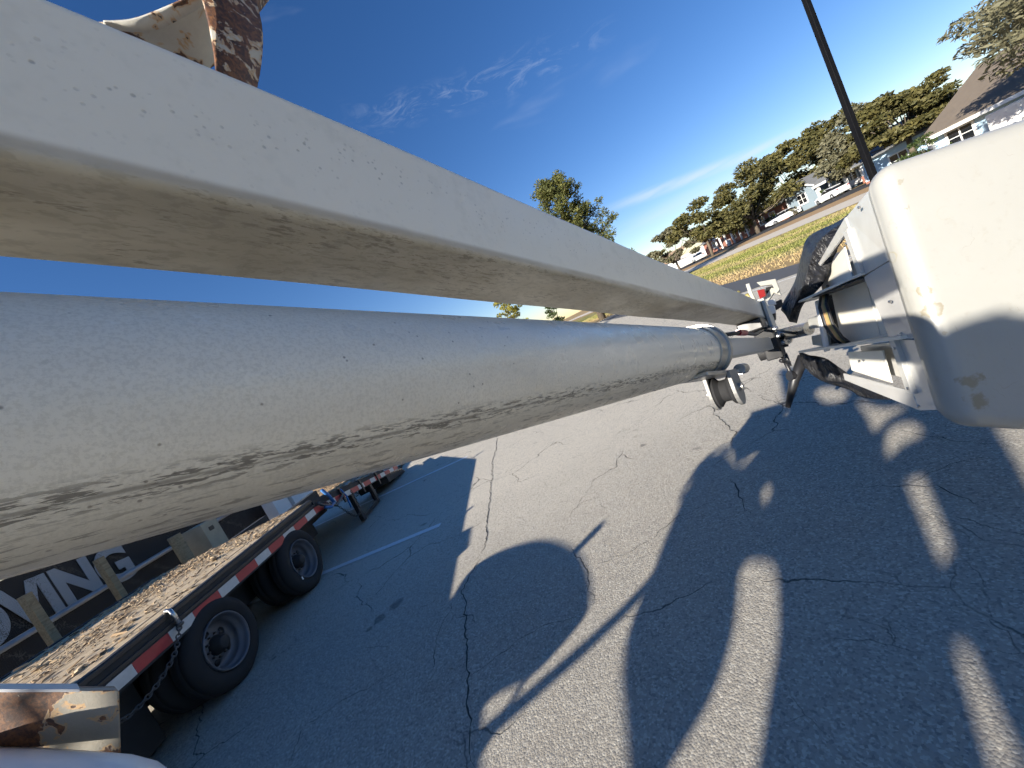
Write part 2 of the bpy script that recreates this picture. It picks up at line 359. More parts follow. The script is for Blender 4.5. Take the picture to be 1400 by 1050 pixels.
def mat_bark():
    m = Mat('bark_and_chips'); oi = m.n('ShaderNodeNewGeometry'); r = oi.outputs['Random Per Island']
    c = m.mix(m.rng(r, 0, .55), (.10, .07, .045), (.42, .30, .18)); c = m.mix(m.rng(r, .6, 1), c, (.56, .43, .27)); return m.done(c, .9, 0, .2)
M_CHIP = mat_bark()
def mat_leaf(name, a, b, c):
    m = Mat(name); g = m.n('ShaderNodeNewGeometry'); r = g.outputs['Random Per Island']
    col = m.mix(r, a, b); col = m.mix(m.rng(m.noise(.5, 3), .45, .7), col, c)
    m.done(col, .62, 0, .3)
    tr = m.n('ShaderNodeBsdfTranslucent'); m.put(m.mix(.5, col, b), tr.inputs[0]); ms = m.n('ShaderNodeMixShader'); ms.inputs[0].default_value = .22
    m.nt.links.new(m.b.outputs[0], ms.inputs[1]); m.nt.links.new(tr.outputs[0], ms.inputs[2]); m.nt.links.new(ms.outputs[0], m.out.inputs[0]); return m.m
L_OAK = mat_leaf('live_oak_leaf', (.055, .058, .02), (.155, .135, .045), (.10, .092, .036))
L_GREY = mat_leaf('grey_green_leaf', (.10, .10, .06), (.21, .195, .12), (.13, .12, .065))
L_CEDAR = mat_leaf('cedar_leaf', (.06, .078, .026), (.18, .175, .05), (.10, .11, .035))
L_SHRUB = mat_leaf('shrub_leaf', (.03, .055, .015), (.08, .11, .03), (.05, .07, .02))
L_YEL = mat_leaf('yellow_green_leaf', (.16, .15, .02), (.30, .26, .05), (.18, .17, .03))
M_TRUNK = plain('tree_bark', (.13, .105, .08), .9, 0, .35, 5, .2, .4)
M_ROOFG = plain('grey_shingle', (.17, .175, .18), .9, 0, .2, 3, .2, .2)
M_ROOFB = plain('brown_shingle', (.165, .135, .105), .9, 0, .18, 3, .2, .2)
M_ROOFT = plain('tan_shingle', (.34, .24, .16), .9, 0, .18, 3, .2, .2)
M_WALLB = plain('grey_blue_siding', (.22, .28, .33), .7, 0, .08, 2)
M_WALLL = plain('pale_blue_siding', (.42, .58, .72), .7, 0, .06, 2)
M_WALLW = plain('white_siding', (.72, .72, .70), .7, 0, .06, 2)
M_TRIM = plain('white_trim', (.76, .76, .74), .6, 0, .05, 2)
M_BRICK = plain('red_brick', (.31, .14, .10), .85, 0, .25, 9)
def mat_glass():
    m = Mat('window_glass'); return m.done((.012, .014, .018), .06, 0, .6)
M_GLASS = mat_glass()
M_CARW = plain('white_car_paint', (.72, .73, .74), .22, 0, .03, 2)
M_CONC = plain('concrete', (.62, .55, .45), .95, 0, .14, 3, .05, .2)
M_DRIVE = plain('dark_driveway', (.075, .075, .078), .95, 0, .2, 2, .05)
M_ROADN = plain('dark_service_road', (.11, .112, .118), .9, 0, .2, 1.5, .12, .2)
def mat_ground():
    m = Mat('lawn_and_straw')
    f = m.noise(.30, 5, .6, .4, vec=m.map((1, .45, 1))); f2 = m.noise(2.4, 5, .7)
    X, Y, Z = m.xyz()
    near = m.rng(m.mth('ADD', X, m.mth('MULTIPLY', m.mth('SUBTRACT', f, .5), 6.)), 11.2, 12.6, 1, 0)
    far = m.rng(X, 20.5, 23.0)
    c = m.mix(m.rng(f, .38, .62), (.20, .21, .045), (.33, .27, .12))
    c = m.mix(m.mth('MULTIPLY', m.mth('MAXIMUM', near, far), .85), c, (.40, .275, .145))
    c = m.mix(m.mth('MULTIPLY', m.rng(f2, .5, .75), .5), c, (.18, .13, .06))
    m.bump(f2, .3, .05); return m.done(c, .95, 0, .1)
M_GROUND = mat_ground()
def mat_blade():
    m = Mat('grass_blade'); g = m.n('ShaderNodeNewGeometry').outputs['Random Per Island']
    X, Y, Z = m.xyz(); f = m.noise(.30, 5, .6, .4, vec=m.map((1, .45, 1)))
    near = m.rng(m.mth('ADD', X, m.mth('MULTIPLY', m.mth('SUBTRACT', f, .5), 6.)), 11.2, 12.6, 1, 0)
    c = m.mix(m.rng(f, .40, .62), (.18, .20, .04), (.36, .29, .13)); c = m.mix(m.mth('MULTIPLY', near, .85), c, (.42, .29, .15))
    c = m.mix(m.mth('MULTIPLY', g, .4), c, (.42, .35, .17)); return m.done(c, .8, 0, .2)
M_BLADE = mat_blade()
def mat_banner():
    m = Mat('black_mesh_banner'); v = m.voro(42, 'DISTANCE_TO_EDGE', rand=.25)
    c = m.mix(m.rng(v, .05, .02), (.03, .026, .024), (.10, .085, .07)); return m.done(c, .8, 0, .2)
M_BANNER = mat_banner()
def mat_letter():
    m = Mat('white_banner_print'); v = m.voro(42, 'DISTANCE_TO_EDGE', rand=.25)
    return m.done(m.mix(m.rng(v, .04, .015), (.34, .35, .36), (.16, .155, .15)), .8, 0, .2)
M_LETTER = mat_letter()

# ------------------------------------------------------------------ ground
def sheet(name, poly, z, mat, kind='structure', parent=None):
    b = MB(); b.add([(x, y, z) for x, y in poly], [tuple(range(len(poly)))]); o = b.build(name, mat, parent, fix=False)
    if kind: struct(o, kind)
    return o
sheet('ground', [(-1500, -1500), (1500, -1500), (1500, 1500), (-1500, 1500)], -.03, M_GROUND)
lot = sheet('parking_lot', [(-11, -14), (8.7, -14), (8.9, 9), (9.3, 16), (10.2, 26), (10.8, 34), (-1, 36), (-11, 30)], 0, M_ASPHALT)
sheet('service_road', [(6.9, 11.2), (8.85, 7.5), (9.25, 15), (10.1, 26), (10.7, 33.8), (9.2, 33.9), (8.2, 22)], .004, M_ROADN)
sheet('street', [(23.2, -60), (29.5, -60), (30.5, 60), (36, 160), (27.5, 160), (23.4, 40)], 0.0, M_CONC)
sheet('front_verge', [(29.6, -60), (37.2, -60), (37.6, 60), (41, 160), (36.1, 160), (30.6, 60)], .004, plain('dry_verge', (.42, .28, .15), .95, 0, .25, 1.2, .1))
sheet('driveway', [(37.3, -60), (49.0, -60), (49.5, 160), (41.1, 160), (37.7, 60)], .008, M_DRIVE)
# painted stall lines
def line(a, b, w, name='stall_line'):
    a, b = Vector((*a, .005)), Vector((*b, .005)); n = (b-a).cross(Vector((0, 0, 1))).normalized()*w/2
    o = MB().add([a-n, b-n, b+n, a+n], [(0, 1, 2, 3)]).build(name, M_LINE, lot, fix=False); return o
line((-6.4, 5.62), (-1.58, 4.66), .10); line((-6.4, 8.36), (-1.45, 7.60), .10)
line((6.85, 10.6), (8.25, 7.6), .09, 'road_edge_line'); line((7.0, 11.5), (9.1, 24.0), .09, 'road_edge_line')
# long open cracks
def crack(pix, w, seed):
    rnd = random.Random(seed); P = [gnd(*p) for p in pix]; pts = []
    for a, b in zip(P[:-1], P[1:]):
        n = max(3, int((b-a).length/.035))
        for i in range(n): pts.append(a.lerp(b, i/n))
    pts.append(P[-1]); L, R = [], []
    off = 0
    for i, p in enumerate(pts):
        t = (pts[min(i+1, len(pts)-1)]-pts[max(i-1, 0)]).normalized(); nn = Vector((t.y, -t.x, 0))
        off = off*.75+rnd.uniform(-.017, .017); ww = w*(.62 if w > .007 else .5)*rnd.uniform(.35, 1.1)*min(1, (len(pts)-i)/8, (i+1)/4)
        q = p+nn*off; L.append((q-nn*ww)[:2]+(.003,)); R.append((q+nn*ww)[:2]+(.003,))
    MB().grid([L, R]).build('crack', M_CRACK, lot, fix=False)
M_CRACK = plain('crack_filling', (.07, .065, .058), .95, 0, .3, 20, .1)
for i, (px, w) in enumerate([([(681, 598), (672, 650), (668, 700), (662, 752), (655, 765)], .010), ([(655, 765), (630, 812), (640, 850), (638, 910), (642, 960), (650, 1010), (652, 1050)], .010),
        ([(636, 930), (700, 880), (750, 855), (800, 835)], .005), ([(620, 818), (600, 870), (595, 920), (580, 960)], .005), ([(640, 905), (600, 920)], .005),
        ([(820, 770), (880, 745), (930, 705), (1000, 680)], .004), ([(1000, 655), (1010, 680), (1030, 705)], .009), ([(965, 553), (985, 575), (1005, 590), (1002, 610)], .008), ([(1034, 541), (1058, 553), (1076, 560)], .006),
        ([(1180, 668), (1280, 665), (1330, 690), (1400, 700)], .006), ([(1240, 590), (1300, 600), (1400, 610)], .006), ([(390, 1050), (420, 990), (470, 960), (560, 905)], .005), ([(560, 840), (610, 815)], .005), ([(1250, 660), (1310, 632), (1385, 625)], .005)]):
    crack(px, w, i)
# grass on the verge beyond the lot
def grass():
    n = 42000; x = np.random.uniform(9.2, 23.1, n); y = np.random.uniform(4, 60, n); keep = x > np.interp(y, [9, 16, 26, 34], [9.05, 9.4, 10.3, 10.9])
    x, y = x[keep], y[keep]; n = len(x); a = np.random.uniform(0, 6.28, n); h = np.random.uniform(.03, .075, n); w = .016
    lx, ly = np.random.normal(0, .035, n), np.random.normal(0, .035, n)
    v = np.zeros((n, 3, 3)); v[:, 0] = np.stack([x-np.cos(a)*w, y-np.sin(a)*w, 0*x-.03], 1); v[:, 1] = np.stack([x+np.cos(a)*w, y+np.sin(a)*w, 0*x-.03], 1); v[:, 2] = np.stack([x+lx, y+ly, h], 1)
    me = bpy.data.meshes.new('grass'); me.from_pydata(v.reshape(-1, 3).tolist(), [], np.arange(3*n).reshape(-1, 3).tolist())
    o = link('grass', me, M_BLADE); struct(o, 'stuff'); o['label'] = 'patchy green and straw grass on the strip beyond the lot'
grass()
# leaf litter at the far left kerb
def litter(name, label, x0, x1, y0, y1, z, n, s0, s1, flat=.35, mat=M_CHIP, parent=None, hfun=None, dens=None):
    b = MB()
    for i in range(n):
        x, y = random.uniform(x0, x1), random.uniform(y0, y1)
        if dens and random.random() > dens(x, y): continue
        s = random.uniform(s0, s1); a = random.uniform(0, 6.28); l = s*random.uniform(1, 4.0); t = s*flat*random.uniform(.4, 1.2)
        R = Matrix.Rotation(a if random.random() < .4 else random.gauss(1.57, .35), 3, 'Z') @ Matrix.Rotation(random.uniform(-.25, .25), 3, 'Y')
        zz = (hfun(x, y) if hfun else z)+t*.4
        k = random.uniform(.35, .8)
        c = Vector((x, y, zz)); vs = [c+R @ Vector(p) for p in ((-l/2, -s/2*k, 0), (l/2, -s/2, 0), (l/2*k, s/2, 0), (-l/2, s/2*k, 0), (-l/2*k, -s/2*k, t), (l/2*.8, -s/2*.8, t*.7), (l/2*k, s/2*.6, t), (-l/2*.7, s/2*k, t*.8))]
        b.hexa(vs)
    o = b.build(name, mat, parent, fix=False); struct(o, 'stuff'); o['label'] = label; return o

# ------------------------------------------------------------------ aerial boom (local frame: x right, y along the boom, z up)
Dv = pray(1157, 459).normalized(); E2 = (Vector((0, 0, 1))-Dv*Dv.z).normalized(); E1 = Dv.cross(E2)
BM = Matrix(((E1.x, Dv.x, E2.x, 0), (E1.y, Dv.y, E2.y, 0), (E1.z, Dv.z, E2.z, H), (0, 0, 0, 1)))
BMi = BM.inverted()
def bl(x, y, w): return BMi @ at(x, y, w)
boom = thing('aerial_boom', 'pale aerial lift boom, square beam above a thick round tube, crossing the whole picture', 'boom')
boom.matrix_world = BM; boom['local_frame'] = 1
def beam_mesh():
    x0, x1, z0, z1, r, n = -.539, -.385, .287, .435, .009, 5
    ring = []
    for cx, cz, a0 in ((x1-r, z1-r, 0), (x0+r, z1-r, 90), (x0+r, z0+r, 180), (x1-r, z0+r, 270)):
        for k in range(n+1):
            a = math.radians(a0+90*k/n); ring.append((cx+r*math.cos(a), cz+r*math.sin(a)))
    rows = []; ys = np.linspace(-1.0, 3.47, 50)
    def ztop(y): k = min(1, max(0, y/1.4)); k = k*k*(3-2*k); return .450-.017*k
    for y in ys:
        dz = .0012*math.sin(y*3.1)+.0008*math.sin(y*7.7)
        k = (ztop(y)-z0)/(z1-z0); rr = [(x+dz*.6, y, z0+(z-z0)*k+dz) for x, z in ring]; rows.append(rr+[rr[0]])
    b = MB().grid(rows); k = len(ring)
    b.add([rows[-1][i] for i in range(k)], [tuple(range(k))]); return b
beam_mesh().build('box_beam', M_BEAM, boom, smooth='auto', label='square cream beam with grimy underside')
tc, tz, tr = -.430, .0963, .0963
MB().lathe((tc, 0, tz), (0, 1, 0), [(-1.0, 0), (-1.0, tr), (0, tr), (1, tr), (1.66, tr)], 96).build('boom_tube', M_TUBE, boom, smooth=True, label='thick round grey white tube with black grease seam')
MB().lathe((tc, 0, tz), (0, 1, 0), [(1.70, tr+.001), (1.70, tr+.006), (1.865, tr+.006), (1.87, tr+.001), (1.92, tr-.004), (1.97, tr-.018), (1.97, .05)], 64).build('end_collar', M_ALU, boom, smooth='auto')
MB().lathe((tc, 0, tz), (0, 1, 0), [(1.80, tr+.006), (1.80, tr+.014), (1.832, tr+.014), (1.832, tr+.006)], 64).build('clamp_band', M_ALU, boom, smooth='auto')
MB().box((tc+.02, 2.42, tz-.004), (.085, 1.42, .085)).build('inner_arm', M_WHITE, boom, bevel=.006)
b = MB().path([(tc+.03, 1.9, tz+.06), (tc+.06, 2.2, tz+.065), (tc+.05, 2.7, tz+.06), (tc+.03, 3.2, tz+.1)], .010, 8); b.build('hydraulic_hose', M_BLACK, boom, smooth=True)
MB().path([(tc+.058, 2.18, tz+.066), (tc+.057, 2.36, tz+.066)], .016, 10).build('hose_fitting', M_REDBIT, boom, smooth='auto')
M_CHEEK = plain('worn_grey_casting', (.21, .205, .195), .5, .2, .25, 30)
# sheave hung below the tube's end
shv = MB(); 
MB().box((tc+.035, 1.74, tz-tr-.006), (.10, .52, .014), Matrix.Rotation(math.radians(-3), 3, 'X')).build('sheave_plate', M_ALU, boom, bevel=.003)
for dx, nm in ((-.034, 'sheave_cheek'), (.050, 'sheave_cheek')):
    c = Vector((tc+.03+dx, 1.78, tz-tr-.072)); prof = []
    b = MB(); pts = []
    for k in range(13):
        a = math.pi+math.pi*k/12; pts.append((math.cos(a)*.062, math.sin(a)*.066))
    pts += [(.062, .07), (-.062, .07)]
    b.slab([c+Vector((0, p[0], p[1])) for p in pts], (.014, 0, 0)); b.build(nm, M_CHEEK, boom, bevel=.002)
MB().lathe((tc+.03-.018, 1.78, tz-tr-.072), (1, 0, 0), [(0, .012), (0, .058), (.008, .058), (.022, .042), (.046, .042), (.058, .058), (.066, .058), (.066, .012)], 32).build('sheave_wheel', M_RUBBER, boom, smooth='auto')
MB().path([(tc+.03-.05, 1.78, tz-tr-.072), (tc+.03+.078, 1.78, tz-tr-.072)], .013, 16).build('sheave_pin', M_ALU, boom, smooth='auto')
MB().path([(tc+.085, 1.93, tz-tr-.01), (tc+.085, 2.02, tz-tr-.012)], .022, 14).build('plate_boss', M_ALU, boom, smooth='auto')
# small dark box on the far flank of the tube end
MB().box((tc-.10, 1.72, tz+.085), (.07, .20, .05)).build('junction_box', M_DARK, boom, bevel=.004)
for o in boom.children:
    if o.name.split('.')[0] in ('end_collar', 'clamp_band', 'sheave_plate', 'sheave_cheek', 'sheave_wheel', 'sheave_pin', 'plate_boss', 'junction_box'): o.location.y -= .15
# tip bracket
tipy = 3.47
MB().box((-.462, tipy+.006, .36), (.172, .02, .17)).build('beam_end_plate', M_CREAM, boom, bevel=.003)
MB().slab([(-.375, tipy-.10, .20), (-.375, tipy+.12, .16), (-.375, tipy+.16, .30), (-.375, tipy+.02, .45), (-.375, tipy-.02, .44)], (.018, 0, 0)).build('tip_side_plate', M_CREAM, boom, bevel=.002)
MB().box((-.455, tipy-.16, .245), (.15, .40, .075)).build('tip_block', M_BLACK, boom, bevel=.008)
MB().box((-.455, tipy-.10, .245), (.155, .17, .030)).build('tip_block_band', M_ALU, boom, bevel=.002)
MB().box((-.41, tipy-.12, .13), (.12, .22, .15)).build('knuckle_block', M_DARK, boom, bevel=.01)
for i, (dx, dy, dz) in enumerate(((.0, -.06, .0), (.0, .05, .02), (.0, -.01, .06), (.0, .07, -.05), (.0, -.08, .055))):
    MB().lathe((-.348+dx, tipy-.12+dy, .13+dz), (1, 0, 0), [(0, .020), (.012, .020), (.013, .012), (.022, .010), (.022, .0)], 12).build('bolt', M_STEEL, boom, smooth='auto')
MB().lathe((-.37, tipy-.02, .05), (1, 0, 0), [(-.14, .0), (-.14, .055), (.02, .055), (.02, 0)], 24).build('pivot_drum', M_DARK, boom, smooth='auto')
MB().box((-.40, tipy-.14, .02), (.10, .12, .08)).build('lower_block', M_DARK, boom, bevel=.008)
MB().path([(-.36, tipy-.30, -.04), (-.36, tipy+.06, -.07)], .014, 8).build('release_lever', M_BLACK, boom, smooth=True)
MB().path([(-.36, tipy+.05, -.10), (-.36, tipy+.05, .0)], .012, 8).build('lever_end', M_BLACK, boom, smooth=True)
p0, p1 = bl(1056, 461, 2.92), bl(1106, 449, 2.62)
MB().path([p0, p1], .045, 20).build('bucket_shaft', M_STEEL, boom, smooth='auto')
MB().path([bl(1040, 476, 2.95), bl(1076, 466, 2.85)], .042, 16).build('shaft_housing', M_BLACK, boom, smooth='auto')
c = bl(1076, 465, 2.80); MB().lathe(c, BMi.to_3x3() @ Vector((-.2, -1, 0)), [(-.02, .03), (.015, .03), (.015, .018), (.0, .016), (0, 0)], 20).build('pin_head', M_STEEL, boom, smooth='auto')
# bits standing above the beam tip
def pixpath(pp, w, r, mat, nm, n=8, lab=None): return MB().path([bl(x, y, w+k*.0) for k, (x, y) in enumerate(pp)], r, n).build(nm, mat, boom, smooth=True, label=lab)
pixpath([(1036, 420), (1026, 400), (1022, 388)], 3.05, .014, M_CREAM, 'guard_rod'); pixpath([(1030, 412), (1020, 402)], 3.1, .012, M_OLIVE, 'guide_rod')
pixpath([(1010, 398), (1008, 410), (1014, 412)], 3.05, .012, M_OLIVE, 'guide_rod')
def plate(pp, w, th, mat, nm, bev=.003): return MB().slab([bl(x, y, w) for x, y in pp], (0, th, 0)).build(nm, mat, boom, bevel=bev)
plate([(1034, 386), (1060, 381), (1066, 396), (1062, 401), (1056, 389), (1040, 391)], 3.1, .05, M_CREAM, 'hook_guard')
plate([(1044, 408), (1055, 393), (1064, 396), (1068, 404), (1058, 400), (1050, 412)], 3.12, .05, M_CREAM, 'hook_guard')
plate([(1035, 397), (1045, 395), (1047, 404), (1039, 409)], 3.05, .06, M_REDBIT, 'red_lamp')
plate([(1047, 393), (1056, 391), (1055, 402), (1046, 402)], 3.14, .06, M_DARK, 'lamp_back')
plate([(1049, 411), (1059, 409), (1060, 416), (1050, 417)], 3.0, .06, M_TRIM, 'white_block')
plate([(1048, 418), (1058, 417), (1060, 427), (1052, 431)], 3.0, .06, M_TRIM, 'white_block')
plate([(1056, 414), (1068, 409), (1070, 418), (1060, 424)], 3.1, .05, M_DARK, 'dark_clip')
plate([(1052, 430), (1060, 428), (1060, 437), (1054, 441)], 3.0, .06, M_BLACK, 'dark_clip')
# hanging leg below the tip
MB().path([bl(1064, 476, 2.85), bl(1082, 512, 2.7)], .012, 8).build('hanging_hose', M_BLACK, boom, smooth=True)
MB().path([bl(1099, 487, 2.55), bl(1086, 520, 2.58), bl(1077, 557, 2.62)], [.034, .030, .016], 10).build('stay_leg', M_BLACK, boom, smooth=True)
MB().path([bl(1079, 514, 2.58), bl(1090, 513, 2.58)], .035, 10).build('leg_clamp', M_BLACK, boom, smooth='auto')
# curved, rusted steel guards behind the beam at top left
def strip(left, right, wl, wr, th, mat, nm, lab, n=10, kf=6):
    def spl(pp, w):
        out = []
        for i in range(len(pp)-1):
            p = [pp[max(i-1, 0)], pp[i], pp[i+1], pp[min(i+2, len(pp)-1)]]
            for k in range(kf):
                t = k/kf; c_ = []
                for a in (0, 1): c_.append(.5*((2*p[1][a])+(-p[0][a]+p[2][a])*t+(2*p[0][a]-5*p[1][a]+4*p[2][a]-p[3][a])*t*t+(-p[0][a]+3*p[1][a]-3*p[2][a]+p[3][a])*t**3))
                out.append(c_)
        out.append(pp[-1]); m_ = len(out)
        return [bl(c_[0], c_[1], (w[0]+(w[1]-w[0])*i/(m_-1))) for i, c_ in enumerate(out)]
    A, B = spl(left, wl), spl(right, wr)
    rows = [A, [a.lerp(b_, .5) for a, b_ in zip(A, B)], B]
    nv = (A[len(A)//2+1]-A[len(A)//2]).cross(B[len(A)//2]-A[len(A)//2]).normalized()*th
    b = MB().grid(rows); o2 = [[p+nv for p in r] for r in rows]; b.grid(o2)
    b.grid([rows[0], o2[0]]); b.grid([rows[2], o2[2]])
    b.grid([[r[0] for r in rows], [r[0] for r in o2]]); b.grid([[r[-1] for r in rows], [r[-1] for r in o2]])
    me_o = b.build(nm, mat, boom, smooth='auto', label=lab)
    bm = bmesh.new(); bm.from_mesh(me_o.data); bmesh.ops.remove_doubles(bm, verts=bm.verts, dist=1e-5); bmesh.ops.recalc_face_normals(bm, faces=bm.faces); bm.to_mesh(me_o.data); bm.free()
strip([(255, -60), (276, 0), (288, 50), (294, 100), (290, 160)], [(330, -60), (347, 0), (357, 45), (355, 95), (342, 160)], (.98, .92), (1.10, 1.04), .010, M_PEEL, 'curved_guard', 'dark rusted curved steel strip with flaking paint')
strip([(120, 36), (178, 33), (215, 22), (262, 1), (300, -26), (345, -70)], [(120, 60), (180, 70), (235, 92), (285, 95), (330, 48), (385, -22)], (1.02, 1.12), (1.16, 1.3), .012, M_PEEL2, 'curved_guard', 'white painted curved steel guard, rust showing at its rim')
strip([(142, 30), (178, 28), (212, 17), (258, -4), (296, -30)], [(142, 40), (190, 44), (222, 38), (268, 14), (306, -14)], (.99, 1.05), (1.01, 1.08), .014, M_PEEL2, 'guard_rim', None)

# ------------------------------------------------------------------ bucket
bucket = thing('lift_bucket', 'large scuffed cream white fibreglass bucket with open ribbed left side, at the right edge', 'bucket', at(1400, 560, 1.5))
TL, BLc = at(1192, 222, 1.40), at(1311, 590, 1.34)
TR, BR = at(1530, 112, 1.22), at(1590, 600, 1.18)
inw = (TR-TL).normalized()                                   # across the bucket, away from the boom
fn = (TR-TL).cross(BLc-TL).normalized()
if fn.dot(Fw) < 0: fn = -fn                                   # into the bucket
BTk, BBk = at(1092, 404, 2.5), at(1104, 500, 2.5)
def side(u, v, n=0.0):                                        # u: front to back, v: top to bottom, n: metres inwards
    a = TL.lerp(BLc, v); b_ = BTk.lerp(BBk, v); return a.lerp(b_, u)+inw*n
def rounded_hexa(vs, name, mat, bev, seg, parent):
    return MB().hexa(vs).build(name, mat, parent, smooth=True, bevel=bev, seg=seg)
dep = .17
f_ = [TL, TR, BR, BLc]
back = [side(.115, 0, .0), TR+fn*.16+inw*.05, BR+fn*.16+inw*.05, side(.115, 1, .0)]
rounded_hexa([f_[3], f_[2], f_[1], f_[0], back[3], back[2], back[1], back[0]], 'bucket_shell', M_BUCKET, .085, 8, bucket)['label'] = 'scuffed cream white rounded bucket face'
def sp(quad, th, nm, mat, bev=.002, dirv=None, lab=None):      # plate on the bucket's side: (u,v,n) corners
    return MB().slab([side(*q) for q in quad], (dirv or inw)*th).build(nm, mat, bucket, bevel=bev, label=lab)
# glossy grey shield strip wrapping from the shell to the ribs
sp([(.085, .045, .012), (.26, .02, .005), (.25, .335, .0), (.075, .34, .010)], .012, 'side_shield', M_GLOSS)
sp([(.075, .345, .010), (.25, .34, .0), (.20, .66, .0), (.072, .665, .010)], .012, 'side_shield', M_GLOSS)
sp([(.072, .67, .010), (.20, .665, .0), (.16, .985, .004), (.085, .955, .012)], .012, 'side_shield', M_GLOSS)
# upper transparent-looking skirt edge to the back
sp([(.26, .02, .0), (.62, .02, .0), (.60, .055, .0), (.255, .085, .0)], .010, 'top_flange', M_GLOSS)
sp([(.16, .985, .004), (.62, .985, .0), (.62, .93, .0), (.165, .90, .0)], .010, 'bottom_flange', M_GLOSS)
# ribs (white uprights)
sp([(.25, .085, -.01), (.285, .085, -.01), (.262, .325, -.012), (.232, .325, -.012)], .03, 'side_rib', M_WHITE)
sp([(.155, .665, -.012), (.185, .665, -.012), (.175, .905, -.012), (.145, .905, -.012)], .03, 'side_rib', M_WHITE)
# shelves: plates that run from front to back
def shelf(a, b_, depth, th, nm='side_shelf', mat=M_COMP):
    a1, b1 = side(*a), side(*b_); up = (TL-BLc).normalized()
    return MB().slab([a1, b1, b1+inw*depth, a1+inw*depth*.8], up*th).build(nm, mat, bucket, bevel=.0015)
shelf((.235, .335, -.014), (1.0, .12, -.05), .26, .012)
shelf((.245, .350, -.010), (.70, .25, -.03), .24, .006, 'shelf_gasket', M_DARK)
shelf((.11, .662, -.014), (1.0, .80, -.04), .30, .014)
shelf((.13, .645, .0), (.60, .70, .10), .20, .008, 'shelf_fold', M_COMP)
# compartment back walls
sp([(.25, .08, .20), (.80, .05, .13), (.80, .16, .13), (.24, .33, .20)], .01, 'compartment_wall', M_GLOSS)
sp([(.46, .05, .06), (.80, .05, .06), (.80, .21, .06), (.46, .27, .06)], .008, 'compartment_wall', M_COMP)
sp([(.20, .35, .22), (.52, .29, .20), (.52, .73, .20), (.15, .65, .22)], .01, 'compartment_wall', M_GLOSS)
sp([(.44, .30, .10), (.72, .24, .07), (.72, .73, .07), (.44, .70, .10)], .008, 'compartment_wall', M_COMP)
sp([(.26, .32, .16), (.44, .30, .102), (.44, .70, .102), (.24, .66, .16)], .008, 'compartment_wall', M_COMP)
sp([(.16, .69, .14), (.60, .74, .09), (.60, .92, .09), (.16, .93, .14)], .01, 'compartment_wall', M_GLOSS)
sp([(.36, .74, .05), (.62, .77, .04), (.62, .92, .04), (.36, .93, .05)], .008, 'compartment_wall', M_COMP)
# mechanism bay near the shaft
sp([(.70, .16, .16), (1.0, .10, .12), (1.0, .80, .12), (.70, .74, .16)], .01, 'bay_back', M_DARK)
sp([(.74, .30, .0), (.765, .30, .0), (.765, .76, .0), (.74, .76, .0)], .02, 'bay_upright', M_TRIM)
sp([(.80, .24, .02), (.82, .24, .02), (.82, .78, .02), (.80, .78, .02)], .02, 'bay_upright', M_TRIM)
sp([(.84, .38, .03), (.99, .36, .03), (.99, .50, .03), (.84, .52, .03)], .05, 'valve_block', M_WHITE)
sp([(.85, .60, .03), (.97, .60, .03), (.97, .72, .03), (.85, .73, .03)], .05, 'valve_block', M_CREAM)
for u_, mt, rr in ((.66, M_OLIVE, .007), (.69, M_HOSE, .006), (.715, M_BLACK, .012), (.64, M_BLACK, .008), (.675, M_HOSE, .007)):
    MB().path([side(u_, .20, .03), side(u_-.01, .35, .0), side(u_-.03, .52, .0), side(u_-.045, .64, .02), side(u_-.04, .72, .06)], rr, 8).build('hydraulic_line', mt, bucket, smooth=True)
for u_, v_ in ((.30, .13), (.27, .30), (.12, .08), (.11, .50), (.165, .70), (.155, .88), (.13, .95), (.45, .80)):
    MB().lathe(side(u_, v_, -.014 if u_ < .2 else -.002), -inw, [(-.004, .006), (.002, .006), (.004, .003), (.004, 0)], 10).build('rivet', M_STEEL, bucket, smooth='auto')
# ------------------------------------------------------------------ black cover bunched behind the bucket
def cloth(name, rows, label, sub=5, amp=.012, seed=1):
    rnd = random.Random(seed); ph = [rnd.uniform(0, 6) for _ in range(8)]; R = []
    def cr(p, t):
        return tuple(.5*((2*p[1][k])+(-p[0][k]+p[2][k])*t+(2*p[0][k]-5*p[1][k]+4*p[2][k]-p[3][k])*t*t+(-p[0][k]+3*p[1][k]-3*p[2][k]+p[3][k])*t**3) for k in range(3))
    fine = []
    for r in rows:
        o = []
        for i in range(len(r)-1):
            p = [r[max(i-1, 0)], r[i], r[i+1], r[min(i+2, len(r)-1)]]
            o += [cr(p, k/sub) for k in range(sub)]
        o.append(r[-1]); fine.append(o)
    m_ = len(fine[0]); k2 = 6
    for i in range(len(fine)-1):
        for k in range(k2 if i < len(fine)-2 else k2+1):
            t = k/k2; R.append([tuple(a*(1-t)+b_*t for a, b_ in zip(fine[i][j], fine[i+1][j])) for j in range(m_)])
    P = []
    for i, r in enumerate(R):
        q = []
        for j, c_ in enumerate(r):
            w = c_[2]+amp*(math.sin(j*.9+ph[0]+i*.12)+.7*math.sin(j*1.9+ph[1]-i*.2)+.5*math.sin(i*1.3+ph[2]))
            q.append(at(c_[0]+2*math.sin(i*.9+j*.3+ph[3])*(.4), c_[1], w))
        P.append(q)
    o = MB().grid(P).build(name, M_VINYL, None, smooth=True); tag(o, label, 'cover', 'black covers bunched round the bucket')
    md = o.modifiers.new('thickness', 'SOLIDIFY'); md.thickness = .006; return o
